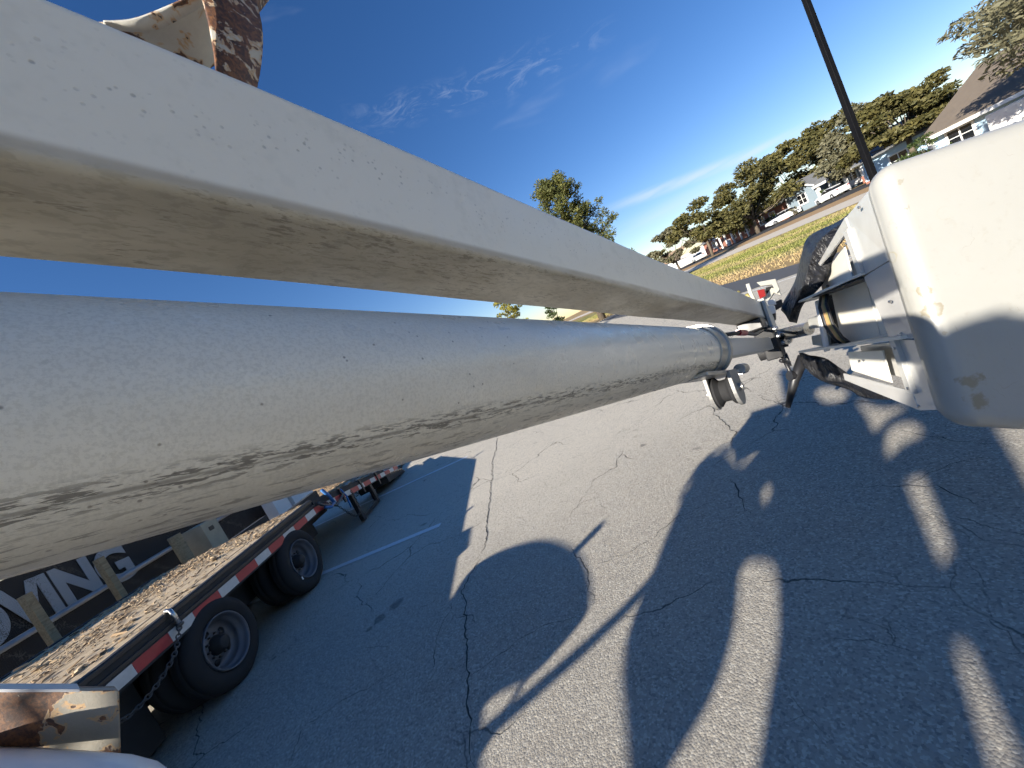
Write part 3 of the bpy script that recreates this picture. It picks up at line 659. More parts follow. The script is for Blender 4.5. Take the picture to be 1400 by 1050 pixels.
cloth('vinyl_cover', [[(1182, 272, 2.3), (1150, 300, 2.2), (1118, 316, 2.3), (1102, 328, 2.4), (1094, 352, 2.45), (1086, 385, 2.55), (1072, 412, 2.6), (1068, 424, 2.6)],
                      [(1180, 278, 2.15), (1152, 304, 2.05), (1128, 322, 2.05), (1116, 340, 2.1), (1106, 365, 2.15), (1098, 392, 2.25), (1086, 420, 2.4), (1080, 440, 2.5)],
                      [(1184, 284, 1.95), (1164, 312, 1.95), (1146, 338, 2.0), (1138, 360, 2.05), (1128, 384, 2.1), (1116, 398, 2.2), (1098, 416, 2.4), (1090, 442, 2.5)]],
      'wrinkled black vinyl cover bunched above the shaft, against the grass', amp=.013)
cloth('vinyl_cover', [[(1092, 480, 2.5), (1108, 486, 2.4), (1130, 490, 2.3), (1152, 505, 2.15), (1180, 525, 1.95), (1212, 534, 1.85), (1240, 541, 1.75)],
                      [(1100, 500, 2.5), (1118, 512, 2.4), (1136, 519, 2.3), (1160, 522, 2.2), (1185, 535, 2.0), (1210, 543, 1.9), (1236, 546, 1.8)],
                      [(1112, 512, 2.55), (1126, 521, 2.45), (1142, 526, 2.35), (1164, 533, 2.25), (1180, 542, 2.1), (1208, 545, 2.0), (1225, 544, 1.9)]],
      'black vinyl cover sagging below the bucket, over the shaded asphalt', amp=.012, seed=4)

# ------------------------------------------------------------------ trailer (side plane x=-3.3, runs along +Y)
XS = -3.3
trl = thing('flatbed_trailer', 'wood decked flatbed trailer with red and white tape, tandem wheels and sloping tail', 'trailer', (-4.6, 4.5, 0))
Y0, Y1, YE = -.6, 5.45, 9.1
ZD = .90
def zt(y): return ZD if y <= Y1 else ZD-(y-Y1)*(ZD-.30)/(YE-Y1)
# deck planks
npl = 9; wpl = (2.42)/npl
for i in range(npl):
    xa = XS-.09-wpl*i; dz = random.uniform(-.006, .006)
    MB().bbox((xa-wpl+.014, Y0+.05+random.uniform(0, .1), ZD-.045+dz), (xa, Y1-.01, ZD-.005+dz)).build('plank', M_PLANK, trl, bevel=.003, seg=1)
    MB().hexa([Vector((x, y, zt(y)-.045+dz+q)) for q in (0, .04) for x, y in ((xa-wpl+.014, Y1+.01), (xa, Y1+.01), (xa, YE-.9), (xa-wpl+.014, YE-.9))]).build('plank', M_PLANK, trl, bevel=.003, seg=1)
for sx, nm in ((XS, 'side_rail'), (XS-2.55, 'side_rail')):
    s = 1 if sx == XS else -1
    b = MB(); b.bbox((sx-.085*s, Y0, ZD-.20), (sx-.02*s, Y1, ZD+.012)); b.build(nm, M_DARK, trl, bevel=.004)
    b = MB().bbox((sx-.02*s, Y0, ZD-.105), (sx, Y1, ZD-.075)); b.build('rub_rail', M_BLACK, trl, bevel=.003)
    b = MB().bbox((sx-.02*s, Y0, ZD-.03), (sx-.004*s, Y1, ZD+.005)); b.build('rub_rail', M_BLACK, trl, bevel=.003)
    b = MB().hexa([Vector((x, y, z)) for x, y, z in ((sx-.085*s, Y1, .70), (sx-.004*s, Y1, .70), (sx-.004*s, YE-.9, zt(YE-.9)-.16), (sx-.085*s, YE-.9, zt(YE-.9)-.16),
        (sx-.085*s, Y1, ZD), (sx-.004*s, Y1, ZD), (sx-.004*s, YE-.9, zt(YE-.9)), (sx-.085*s, YE-.9, zt(YE-.9)))]); b.build('tail_rail', M_DARK, trl, bevel=.003)
# reflective tape: each piece its own
y = Y0; red = True
while y < YE-.15:
    l = .30 if red else .24; ye = min(y+l, YE-.1)
    if y < Y1 < ye: ye = Y1
    hz = .085
    def zb(q): return .70 if q <= Y1 else .70-(q-Y1)*(.52)/(YE-Y1)
    q = [Vector((XS+.001, y, zb(y))), Vector((XS+.001, ye, zb(ye))), Vector((XS+.001, ye, zb(ye)+hz)), Vector((XS+.001, y, zb(y)+hz))]
    MB().slab(q, (.003, 0, 0)).build('reflective_tape', M_RED if red else M_WTAPE, trl)
    y = ye+.002
    red = not red if ye != Y1 else red
MB().bbox((XS-.07, Y0, .68), (XS, Y1, .795)).build('tape_web', M_DARK, trl)
# ramp: bars with teeth
MB().hexa([Vector((x, y, z)) for x, y, z in ((XS-.7, YE-.9, .14), (XS-.01, YE-.9, .14), (XS-.01, YE+.25, .0), (XS-.7, YE+.25, .0), (XS-.7, YE-.9, .28), (XS-.01, YE-.9, .28), (XS-.01, YE+.25, .05), (XS-.7, YE+.25, .05))]).build('ramp', M_DARK, trl, bevel=.003)
for i in range(9):
    yy = YE-.85+i*.125; zz = .28-(yy-YE+.9)*.2
    MB().bbox((XS-.68, yy, zz-.02), (XS-.02, yy+.05, zz+.055)).build('ramp_cleat', M_CHAIN, trl)
# frame, axles
for xx in (XS-.75, XS-1.75): MB().bbox((xx-.06, Y0, .42), (xx+.06, Y1+1.4, ZD-.06)).build('frame_beam', M_DARK, trl)
for i in range(10):
    yy = Y0+.3+i*.62; MB().bbox((XS-2.45, yy, ZD-.16), (XS-.09, yy+.06, ZD-.052)).build('cross_member', M_DARK, trl)
for yy in (3.33, 4.70): MB().path([(XS-2.35, yy, .39), (XS-.2, yy, .39)], .06, 12).build('axle', M_DARK, trl, smooth='auto')
WR = .39
def wheel_parts():
    tyre = MB().lathe((0, 0, 0), (1, 0, 0), [(-.19, .24), (-.205, .30), (-.20, .345), (-.175, WR-.012), (-.15, WR), (-.135, WR-.008), (-.13, WR), (-.085, WR), (-.08, WR-.008), (-.075, WR), (-.035, WR-.006), (-.012, WR-.028), (.0, .345), (.004, .31), (0, .27), (-.012, .245), (-.03, .232)], 64).mesh('tyre')
    rim = MB().lathe((0, 0, 0), (1, 0, 0), [(-.02, .238), (.004, .240), (.006, .232), (-.010, .224), (-.024, .219), (-.055, .214), (-.060, .200), (-.085, .196), (-.105, .190), (-.125, .176), (-.132, .150), (-.118, .115), (-.110, .09), (-.110, .0)], 64).mesh('rim')
    hub = MB().lathe((0, 0, 0), (1, 0, 0), [(-.11, .085), (-.07, .078), (-.055, .062), (-.03, .058), (-.022, .045), (-.022, 0)], 24).mesh('hub')
    hole = MB().lathe((-.126, .135, 0), (1, .18, 0), [(0, .0), (.0, .030), (.004, .032), (.004, 0)], 16).mesh('hand_hole')
    nut = MB().lathe((-.112, .102, 0), (1, 0, 0), [(0, .011), (.022, .011), (.026, .007), (.026, 0)], 6).mesh('lug_nut')
    return tyre, rim, hub, hole, nut
ty, ri, hu, ho, nu = wheel_parts()
for me, mt in ((ty, M_RUBBER), (ri, M_RIM), (hu, M_DARK), (ho, M_BLACK), (nu, M_CHAIN)): me.materials.append(mt); me.polygons.foreach_set('use_smooth', [True]*len(me.polygons))
def wheel(x, yy, flip=False, detail=True):
    def put(nm, me, par, rx=0):
        o = bpy.data.objects.new(nm, me); COL.objects.link(o)
        o.parent = par
        if par is trl: o.matrix_parent_inverse = Matrix.Translation(-trl.location); o.location = (x, yy, WR-.004); o.rotation_euler = (0, 0, math.pi if flip else 0)
        else: o.rotation_euler = (rx, 0, 0)
        return o
    w = put('wheel', ty, trl)
    put('rim', ri, w)
    if detail:
        put('hub', hu, w)
        for k in range(5): put('hand_hole', ho, w, 2*math.pi*k/5+.5)
        for k in range(10): put('lug_nut', nu, w, 2*math.pi*k/10)
for yy in (3.33, 4.70):
    wheel(XS+.02, yy); wheel(XS-.24, yy, False, False); wheel(XS-2.3, yy, False, False); wheel(XS-2.57, yy, True, False)
MB().bbox((XS+.026, 4.48, .21), (XS+.028, 4.50, .25)).build('valve_tag', M_TRIM, trl)
MB().bbox((XS-1.6, -.4, .04), (XS-.40, 2.93, .68)).build('under_deck_blocker', M_DARK, trl, bevel=.01)  # dark box added to stop sunlight passing under the deck
MB().bbox((XS-1.9, 2.6, .30), (XS-.5, 6.0, .60)).build('spring_hanger', M_DARK, trl, bevel=.01)
# stake pockets and stand
for yy in (.4, 1.2, 2.0, 2.8, 3.6, 4.4, 5.2): MB().bbox((XS-.022, yy, ZD-.19), (XS-.006, yy+.07, ZD-.11)).build('stake_pocket', M_CHAIN, trl, bevel=.003)
for yy in (6.55, 7.35):
    MB().bbox((XS-.10, yy, .02), (XS-.03, yy+.09, zt(yy)-.1)).build('stand_leg', M_BLACK, trl, bevel=.004)
MB().bbox((XS-.09, 6.64, .03), (XS-.04, 7.35, .10)).build('stand_foot', M_BLACK, trl, bevel=.004)
for yy in (6.2, 6.95, 7.7): MB().bbox((XS-.0, yy, zt(yy)-.26), (XS+.02, yy+.05, zt(yy)+.01)).build('tail_strap', M_BLACK, trl)
litter('deck_debris', 'bark strips and wood chips strewn over the trailer deck', XS-2.5, XS-.16, .6, 8.2, 0, 12000, .004, .022, .5, M_CHIP, None, lambda x, y: zt(y)-.004, lambda x, y: min(1, .22+1.0*max(0, math.sin((x+.13*math.sin(y*1.7))*3.9+.9))**1.3*(.55+.45*math.sin(y*2.3+x*3)))+(.5 if y > 4.5 else 0))
litter('deck_debris', 'larger slabs of loose bark on the trailer deck', XS-2.5, XS-.2, .8, 7.6, 0, 150, .025, .06, .35, M_CHIP, None, lambda x, y: zt(y)-.002)
# chains
def chain(name, pts, label, ll=.048, r=.0055):
    P = [Vector(p) for p in pts]; seg = []; 
    for i in range(len(P)-1):
        p = [P[max(i-1, 0)], P[i], P[i+1], P[min(i+2, len(P)-1)]]
        for k in range(40):
            t = k/40; seg.append(.5*((2*p[1])+(-p[0]+p[2])*t+(2*p[0]-5*p[1]+4*p[2]-p[3])*t*t+(-p[0]+3*p[1]-3*p[2]+p[3])*t**3))
    seg.append(P[-1]); b = MB(); acc = 0; last = seg[0]; k = 0; cs = [(seg[0], (seg[1]-seg[0]).normalized())]
    for a, c_ in zip(seg[:-1], seg[1:]):
        acc += (c_-a).length
        if acc >= ll*.72: cs.append((c_, (c_-a).normalized())); acc = 0
    for c_, t in cs:
        u = t.orthogonal().normalized(); v = t.cross(u)
        if k % 2: u = v
        k += 1; ring = []
        for j in range(12):
            a = 2*math.pi*j/12; ring.append(c_+t*(math.cos(a)*ll*.5)+u*(math.sin(a)*ll*.3))
        ring.append(ring[0]); b.path(ring, r, 5, False)
    o = b.build(name, M_CHAIN, None, smooth=True); tag(o, label, 'chain'); return o
chain('load_chain', [(XS+.03, 3.05, .78)]+[onx(x, y, XS+.10) for x, y in ((240, 890), (222, 925), (196, 960), (165, 986), (120, 998))], 'long rusty chain hanging from the rail in front of the nearer wheel')
chain('load_chain', [(XS+.02, 5.55, .80), (XS+.04, 5.85, .62), (XS+.06, 6.1, .30), (XS+.06, 6.3, .22), (XS+.06, 6.42, .36), (XS+.03, 6.5, .62)], 'looped chain hanging behind the rear wheel by the blue binder')
hk = thing('chain_hook', 'pale steel hook clipped over the trailer rail at the top of the long chain', 'hook', (XS, 3.05, .8))
MB().path([(XS-.03, 3.05, .90), (XS-.01, 3.05, .93), (XS+.02, 3.05, .92), (XS+.03, 3.05, .86), (XS+.025, 3.05, .78), (XS+.0, 3.06, .75)], .016, 10).build('hook_bend', M_STEEL, hk, smooth=True)
MB().path([(XS+.03, 3.03, .78), (XS+.03, 3.07, .78)], .018, 10).build('hook_pin', M_CHAIN, hk, smooth=True)
bn = thing('chain_binder', 'blue lever chain binder clamped on the trailer rail above the tail', 'binder', (XS, 5.7, .8))
MB().path([(XS+.04, 5.72, .93), (XS+.05, 5.80, .80), (XS+.05, 5.84, .66)], .026, 8).build('binder_lever', M_BLUE, bn, smooth=True)
MB().path([(XS+.05, 5.84, .66), (XS+.06, 5.70, .64), (XS+.06, 5.55, .70)], .022, 8).build('binder_link', M_BLUE, bn, smooth=True)
MB().path([(XS+.05, 5.45, .82), (XS+.05, 5.55, .74), (XS+.06, 5.85, .60), (XS+.05, 6.2, .66)], .018, 8).build('binder_bar', M_CHAIN, bn, smooth=True)
MB().path([(XS+.05, 6.2, .40), (XS+.05, 6.25, .60), (XS+.04, 6.2, .75)], .014, 8).build('binder_hook', M_BLUE, bn, smooth=True)

# ------------------------------------------------------------------ beyond the trailer: banner, posts, leaf bank
bnr = thing('mesh_banner', 'black mesh banner with white capital letters, behind wooden posts past the trailer', 'banner', (-7.5, 5.6, 0))
rows = []
for i in range(10):
    rows.append([(-7.5+.03*math.sin(j*.8+i*.3), 2.2+j*.46, .30+i*.17-.10*max(0, (j-8))*.12) for j in range(22)])
MB().grid(rows).build('banner_sheet', M_BANNER, bnr, smooth=True)
fc = bpy.data.curves.new('banner_text', 'FONT'); fc.body = 'MOVING'; fc.size = .86; fc.extrude = .004; fc.offset = .035; fc.space_character = .96
fo = bpy.data.objects.new('tmp_text', fc); COL.objects.link(fo); dg = bpy.context.evaluated_depsgraph_get()
me = bpy.data.meshes.new_from_object(fo.evaluated_get(dg)); bpy.data.objects.remove(fo)
xs = [v.co.x for v in me.vertices]; sc_ = 2.78/(max(xs)-min(xs)); x_0 = min(xs)
for v in me.vertices:
    X, Y = (v.co.x-x_0)*sc_, v.co.y; yy = 4.04+X; v.co = (-7.455+v.co.z+.02*math.sin(X*2.4), yy, 1.16+Y-.045*X-.02*X*X*.5)
me.materials.clear(); link('banner_lettering', me, M_LETTER, bnr)
MB().path([(-7.46, 1.5, 1.02), (-7.46, 9.5, 1.02)], .045, 10).build('banner_pipe', plain('galvanised_pipe', (.30, .31, .33), .45, .4), bnr, smooth=True)
for i, (yy, xx, zt_, lab) in enumerate(((5.05, -6.95, 1.52, 'square wooden post in front of the banner letter V'), (6.02, -7.0, 1.50, 'square wooden post in front of the banner letter N'))):
    o = MB().box((xx, yy, zt_/2), (.10, .10, zt_)).build('wooden_post', M_POST, None, bevel=.006); tag(o, lab, 'post', 'wooden posts by the banner')
o = MB().path([(-6.7, 6.95, 0), (-6.7, 6.95, .7), (-6.7, 6.95, 1.24)], .10, 14).build('round_post', M_POST, None, smooth='auto'); tag(o, 'stout sunlit round wooden post beyond the trailer deck', 'post')
o = thing('cardboard_box', 'pale sunlit box with dark slot standing past the trailer deck', 'box', (-6.7, 7.55, 0))
MB().bbox((-6.95, 7.35, 0), (-6.55, 7.75, 1.18)).build('box_body', plain('pale_card', (.42, .36, .25), .8), o, bevel=.006); MB().bbox((-6.553, 7.48, .98), (-6.545, 7.60, 1.06)).build('box_slot', M_BLACK, o)
o = MB().bbox((-7.2, 9.9, 0), (-6.9, 10.5, .92)).build('white_crate', M_WALLW, None, bevel=.01); tag(o, 'white crate glimpsed between trailer deck and boom tube', 'crate')
o = MB().bbox((-7.15, 10.6, 0), (-6.85, 11.6, .78)).build('white_crate', M_WALLW, None, bevel=.01); tag(o, 'long low white crate past the trailer, right of the other crate', 'crate')
sheet('leaf_bank', [(-40, -10), (-8.4, -10), (-8.2, 8), (-5.6, 14.0), (-4.0, 20), (-3, 36), (-40, 60)], .012, plain('leaf_litter_soil', (.40, .27, .15), .95, 0, .3, 4, .1, .5))
litter('leaf_litter', 'brown fallen leaves lying past the trailer tail', -8, -3.6, 9.2, 16, .012, 2500, .03, .09, .12)

# ------------------------------------------------------------------ truck corner at bottom left
trk = thing('truck_corner', 'flaking rusty steel channel end above a white truck body edge, bottom left corner', 'truck', at(80, 1050, .85))
b = MB().hexa([at(-80, 1060, .78), at(166, 1056, .83), at(166, 1052, .93), at(-80, 1052, .88), at(-80, 944, .78), at(163, 944, .83), at(158, 938, .93), at(-80, 938, .88)])
b.build('steel_channel', M_PEEL3, trk, bevel=.004)
MB().hexa([at(-80, 947, .767), at(110, 946, .807), at(106, 938, .95), at(-80, 938, .90), at(-80, 942, .765), at(110, 942, .805), at(106, 934.5, .95), at(-80, 934.5, .90)]).build('channel_lip', plain('grey_lip_paint', (.45, .46, .48), .5, 0, .25, 20), trk, bevel=.002)
def fender():
    rows = []
    top = [(-60, 1020), (0, 1020), (60, 1022), (120, 1026), (180, 1031), (215, 1040), (236, 1055), (240, 1090)]
    for k in range(6):
        w = .80-.025*k; dy = [0, 3, 9, 20, 40, 70][k]; rows.append([at(x, y+dy, w) for x, y in top])
    return MB().grid(rows)
o = fender().build('body_edge', plain('white_truck_paint', (.60, .62, .65), .4, 0, .1, 8), trk, smooth=True); md = o.modifiers.new('t', 'SOLIDIFY'); md.thickness = .01; md.offset = -1

# ------------------------------------------------------------------ light pole
M_POLE = plain('black_pole_paint', (.005, .005, .006), .5, 0, .3, 4, .12)
lp = thing('light_pole', 'tall slim black lamp post rising behind the bucket', 'lamp post', (8.15, 7.55, 0))
px, py = 8.15, 7.55
MB().hexa([Vector((px+a*r_, py+b_*r_, z)) for z, r_ in ((0, .052), (7.5, .040)) for a, b_ in ((-1, -1), (1, -1), (1, 1), (-1, 1))]).build('pole_shaft', M_POLE, lp, bevel=.008)
MB().lathe((px, py, 0), (0, 0, 1), [(0, .26), (.6, .26), (.62, .24), (.62, 0)], 24).build('pole_base', M_CONC, lp, smooth='auto')
MB().bbox((px-.7, py-.06, 7.45), (px+.02, py+.06, 7.53)).build('lamp_arm', M_BLACK, lp, bevel=.01)
MB().bbox((px-1.2, py-.17, 7.42), (px-.62, py+.17, 7.55)).build('lamp_head', M_BLACK, lp, bevel=.03)

# ------------------------------------------------------------------ trees
def leaf_mesh(centers, n, size, spread, droop=0., aspect=.45, flat=.55, rnd=None):
    """centers: list of (pos, radius). many small leaf-spray faces around each."""
    rs = np.random.RandomState(rnd or 1); C = np.array([c_[:3] for c_, r in centers]); Rr = np.array([r for c_, r in centers])
    pr = Rr**2/np.sum(Rr**2); idx = rs.choice(len(C), n, p=pr); d = rs.normal(size=(n, 3)); d /= np.linalg.norm(d, axis=1)[:, None]
    rad = Rr[idx]*(rs.uniform(0, 1, n)**.40); p = C[idx]+d*rad[:, None]*np.array([1, 1, flat])
    u = rs.normal(size=(n, 3)); u = u*.8+d*.9; u[:, 2] = u[:, 2]*.6-droop; u /= np.linalg.norm(u, axis=1)[:, None]
    w = rs.normal(size=(n, 3)); w = np.cross(u, w); w /= np.linalg.norm(w, axis=1)[:, None]
    L = size*rs.uniform(.5, 1.5, n)[:, None]; Wd = L*aspect
    v = np.stack([p-u*L*.5, p+w*Wd*.5+u*L*.05, p+u*L*.5, p-w*Wd*.5], 1).reshape(-1, 3)
    return v, np.arange(4*n).reshape(-1, 4)
def tree(name, label, base, h, rx, mat, seed, n=3200, size=.42, crown0=.35, clumps=26, group='trees along the far street', flat=.5, trunk_r=.22, lean=(0, 0), ry=None, aspect=.45, droop=.1, dome=1.0, parts=True, cat='tree'):
    rnd = random.Random(seed); base = Vector(base); ry = ry or rx
    t = thing(name, label, cat, base, group)
    zc0 = h*crown0; cs = []; tops = []
    for i in range(clumps):
        a = rnd.uniform(0, 6.283); q = math.sqrt(rnd.uniform(0, 1)); zf = rnd.uniform(0, 1)
        prof = math.sqrt(max(.05, 1-(max(0, zf-.25)/.78)**2*dome)); 
        x, y = math.cos(a)*q*rx*prof, math.sin(a)*q*ry*prof
        z = zc0+(h-zc0)*zf
        r_ = rx*rnd.uniform(.20, .36)
        p = base+Vector((x+lean[0]*zf, y+lean[1]*zf, z-r_*flat*.6)); cs.append((p, r_)); tops.append(p)
    v, f = leaf_mesh(cs, n, size, 1, droop, aspect, flat, seed)
    me = bpy.data.meshes.new('crown'); me.from_pydata(v.tolist(), [], f.tolist()); o = link('crown', me, mat, t); o['kind'] = 'stuff'
    b = MB(); fork = base+Vector((lean[0]*.15, lean[1]*.15, zc0*1.0)); b.path([base-Vector((0, 0, .1)), base.lerp(fork, .5)+Vector((rnd.uniform(-.1, .1), rnd.uniform(-.1, .1), 0)), fork], [trunk_r*1.25, trunk_r, trunk_r*.85], 8); b.build('trunk', M_TRUNK, t, smooth=True)
    lb = MB()
    for p in tops[::2]:
        s0 = base.lerp(fork, rnd.uniform(.75, 1.0)); m_ = s0.lerp(p, .5)+Vector((0, 0, -(p-s0).length*.08)); lb.path([s0, m_, p], [trunk_r*.42, trunk_r*.25, trunk_r*.08], 5)
    lb.build('limbs', M_TRUNK, t, smooth=True); return t
def polar(azd, dist): a = math.radians(azd); return (math.sin(a)*dist, math.cos(a)*dist, 0)
TG = 'trees along the far street'
tree('oak_tree', 'grey leaved tree with several pale trunks beside the white garage', polar(27.6, 84), 8.2, 4.0, L_GREY, 11, 5979, 0.55, .30, 22, TG, trunk_r=.2)
tree('oak_tree', 'spreading green oak between the grey tree and the biggest oak', polar(31.6, 74), 9.2, 4.7, L_OAK, 12, 6899, 0.53, .32, 26, TG)
tree('oak_tree', 'biggest dark green oak, standing in front of the red brick house', polar(36.8, 77), 10.6, 6.0, L_OAK, 13, 9660, 0.51, .28, 34, TG, trunk_r=.3)
tree('oak_tree', 'tall oak crown rising behind the roof of the grey gabled house', polar(41.2, 88), 11.6, 5.8, L_OAK, 14, 7359, 0.57, .25, 28, TG)
tree('oak_tree', 'oak crown behind the porch roof, just left of the black lamp post', polar(44.9, 84), 11.4, 6.0, L_OAK, 15, 7819, 0.57, .25, 30, TG)
tree('oak_tree', 'greyish oak crown crossed by the black lamp post', polar(47.6, 70), 8.8, 5.0, L_GREY, 16, 6899, 0.53, .3, 26, TG)
tree('oak_tree', 'wide layered olive green oak over the pale blue house', polar(50.2, 56), 6.9, 4.1, L_OAK, 17, 9660, 0.41, .45, 32, TG, flat=.38)
tree('oak_tree', 'large sparse grey green tree overhanging the brown roof at the right edge', polar(60.9, 34), 6.6, 4.9, L_GREY, 18, 8280, 0.34, .52, 26, TG, flat=.35, aspect=.28)
tree('far_tree', 'tiny hazy tree at the far left end of the street', polar(25.0, 130), 6.0, 3.6, L_GREY, 19, 900, .6, .15, 14, TG)
tree('far_tree', 'small distant tree just right of the tiny hazy tree, behind the garage', polar(26.3, 120), 6.5, 3.0, L_OAK, 20, 900, .6, .15, 14, TG)
# cedar above the beam
def cedar():
    base = Vector(polar(16.0, 36)); t = thing('cedar_tree', 'tall tufted cedar rising above the middle of the boom beam', 'tree', base)
    rnd = random.Random(5); cs = []; b = MB(); lb = MB(); hh = 12.6
    top = base+Vector((1.0, 0, hh)); b.path([base, base.lerp(top, .4)+Vector((-.2, 0, 0)), base.lerp(top, .75), top], [.34, .26, .14, .03], 8); b.build('trunk', M_TRUNK, t, smooth=True)
    side_ = Vector((math.cos(math.radians(16.9)), -math.sin(math.radians(16.9)), 0)); fw = Vector((side_.y*-1, side_.x, 0))
    for i in range(90):
        k = rnd.uniform(.30, 1.0); s0 = base.lerp(top, k); a = rnd.uniform(0, 6.28); reach = (1-k)**.6*3.6+.9
        if rnd.random() < .3: reach *= 1.2
        d = side_*math.cos(a)+fw*math.sin(a)
        e = s0+d*reach*rnd.uniform(.55, 1.0)+Vector((0, 0, reach*rnd.uniform(.15, .5)))
        lb.path([s0, s0.lerp(e, .5)-Vector((0, 0, .12)), e], [.07, .045, .015], 5)
        for q in (1.0, .82, .62): cs.append((s0.lerp(e, q)+Vector((rnd.uniform(-.25, .25), rnd.uniform(-.25, .25), rnd.uniform(-.1, .2))), rnd.uniform(.32, .60)))
    for k in range(8):      # the low limb that reaches right
        cs.append((base+side_*(2.0+k*.34)+Vector((0, 0, 4.7-k*.10+rnd.uniform(-.3, .3))), rnd.uniform(.35, .5)))
    lb.path([base+Vector((.2, 0, 4.2)), base+side_*2.2+Vector((0, 0, 4.5)), base+side_*4.6+Vector((0, 0, 4.0))], [.1, .07, .02], 5)
    lb.build('limbs', M_TRUNK, t, smooth=True)
    v, f = leaf_mesh(cs, 30000, .24, 1, -.35, .32, .9, 5); me = bpy.data.meshes.new('crown'); me.from_pydata(v.tolist(), [], f.tolist()); o = link('crown', me, L_CEDAR, t); o['kind'] = 'stuff'
cedar()
tree('round_shrub', 'bright yellow green shrub glimpsed between beam and tube', polar(4.2, 24), 5.0, 1.25, L_YEL, 31, 4200, .15, .15, 34, None, trunk_r=.06, cat='shrub')
tree('oak_tree', 'small dark tree glimpsed in the gap right of the yellow shrub', polar(9.5, 34), 3.4, 1.5, L_SHRUB, 32, 1200, .22, .35, 14, TG, trunk_r=.16)
tree('round_shrub', 'dark green shrub beside the car by the grey gabled house', (50.6, 53.6, 0), 1.7, .9, L_SHRUB, 33, 700, .2, .05, 12, 'clipped shrubs', trunk_r=.05, cat='shrub')
tree('round_shrub', 'dark green shrub against the red brick wall', (51.2, 64.6, 0), 1.7, 1.2, L_SHRUB, 34, 800, .2, .05, 12, 'clipped shrubs', trunk_r=.05, cat='shrub')
tree('round_shrub', 'reddish topped hedge shrub below the pale blue house windows', polar(49.4, 46), 1.35, 1.4, L_SHRUB, 35, 1200, .16, .05, 16, 'clipped shrubs', trunk_r=.05, cat='shrub')
tree('round_shrub', 'tall dark hedge shrub left of the white downpipe', polar(51.2, 43), 1.9, 1.3, L_SHRUB, 36, 1200, .16, .05, 16, 'clipped shrubs', trunk_r=.05, cat='shrub')
tree('round_shrub', 'small leafless pale shrub in front of the grey gabled house', (49.9, 58.6, 0), 1.5, .7, L_GREY, 37, 260, .2, .05, 8, 'clipped shrubs', trunk_r=.04, cat='shrub')

# ------------------------------------------------------------------ houses (fronts face -X)
def window(par, x, y, z, w, h, panes=2):
    f = MB().bbox((x-.06, y-w/2-.12, z-h/2-.12), (x-.01, y+w/2+.12, z+h/2+.12)).build('window', M_TRIM, par)
    pw = w/panes
    for i in range(panes):
        MB().bbox((x-.075, y-w/2+pw*i+.06, z-h/2), (x-.063, y-w/2+pw*(i+1)-.06, z-.03)).build('pane', M_GLASS, f)
        MB().bbox((x-.075, y-w/2+pw*i+.06, z+.03), (x-.063, y-w/2+pw*(i+1)-.06, z+h/2)).build('pane', M_GLASS, f)
    MB().bbox((x-.11, y-w/2-.16, z-h/2-.2), (x-.062, y+w/2+.16, z-h/2-.125)).build('sill', M_TRIM, f)
for p in ():
    pass
def roof_slab(par, pts, mat, th=.16, nm='roof'): return MB().slab(pts, (0, 0, th)).build(nm, mat, par)
h1 = thing('gabled_house', 'grey blue gabled house with white trim and a deep porch on its right', 'house', (56, 56, 0))
gx, ya, yb, yc = 52.0, 55.9, 61.6, 48.6
b = MB(); b.slab([Vector(p) for p in ((gx, ya, 0), (gx, yb, 0), (gx, yb, 2.9), (gx, (ya+yb)/2, 4.35), (gx, ya, 2.9))], (7, 0, 0)); b.build('wall', M_WALLB, h1)
ym = (ya+yb)/2
for s in (-1, 1):
    e = ym+s*(3.25)
    roof_slab(h1, [(gx-.45, e, 2.70), (gx+7.2, e, 2.70), (gx+7.2, ym, 4.42), (gx-.45, ym, 4.42)], M_ROOFG)
    MB().slab([(gx-.47, e, 2.62), (gx-.47, ym, 4.34), (gx-.47, ym, 4.60), (gx-.47, e, 2.88)], (-.05, 0, 0)).build('barge_board', M_TRIM, h1)
window(h1, gx, ym-.1, 1.75, 1.5, 1.3); MB().bbox((gx-.05, ym-.4, 3.35), (gx-.01, ym+.4, 3.6)).build('gable_vent', M_TRIM, h1)
for yy in (ya+.08, yb-.08): MB().bbox((gx-.06, yy-.1, 0), (gx-.01, yy+.1, 2.9)).build('corner_board', M_TRIM, h1)
MB().bbox((54.3, yc, 0), (59.5, ya-.01, 2.6)).build('wing_wall', M_WALLB, h1)
roof_slab(h1, [(51.4, yc-.4, 2.55), (51.4, ya-.1, 2.55), (56.5, ya-.1, 5.2), (56.5, yc-.4, 5.2)], M_ROOFG, nm='wing_roof')
MB().bbox((51.3, yc-.4, 2.32), (51.42, ya-.1, 2.62)).build('porch_fascia', M_TRIM, h1)
for yy in (49.0, 51.2, 53.5, 55.3): MB().bbox((51.6, yy-.13, 0), (51.86, yy+.13, 2.4)).build('porch_column', M_TRIM, h1)
MB().bbox((51.6, 49.2, .35), (51.75, 55.2, 1.0)).build('porch_rail', M_TRIM, h1)
for yy in (50.3, 52.6, 54.6): window(h1, 54.3, yy, 1.6, 1.0, 1.2, 1)
MB().bbox((51.3, 47.9, 0), (52.0, 48.9, .9)).build('brick_pier', M_BRICK, h1)
h2 = thing('brick_house', 'low red brick house with white porch posts behind the biggest oak', 'house', (56, 74, 0))
MB().bbox((53.0, 63.2, 0), (60, 88, 2.6)).build('wall', M_BRICK, h2)
roof_slab(h2, [(52.3, 62.8, 2.55), (52.3, 88.4, 2.55), (56.5, 88.4, 4.1), (56.5, 62.8, 4.1)], M_ROOFG)
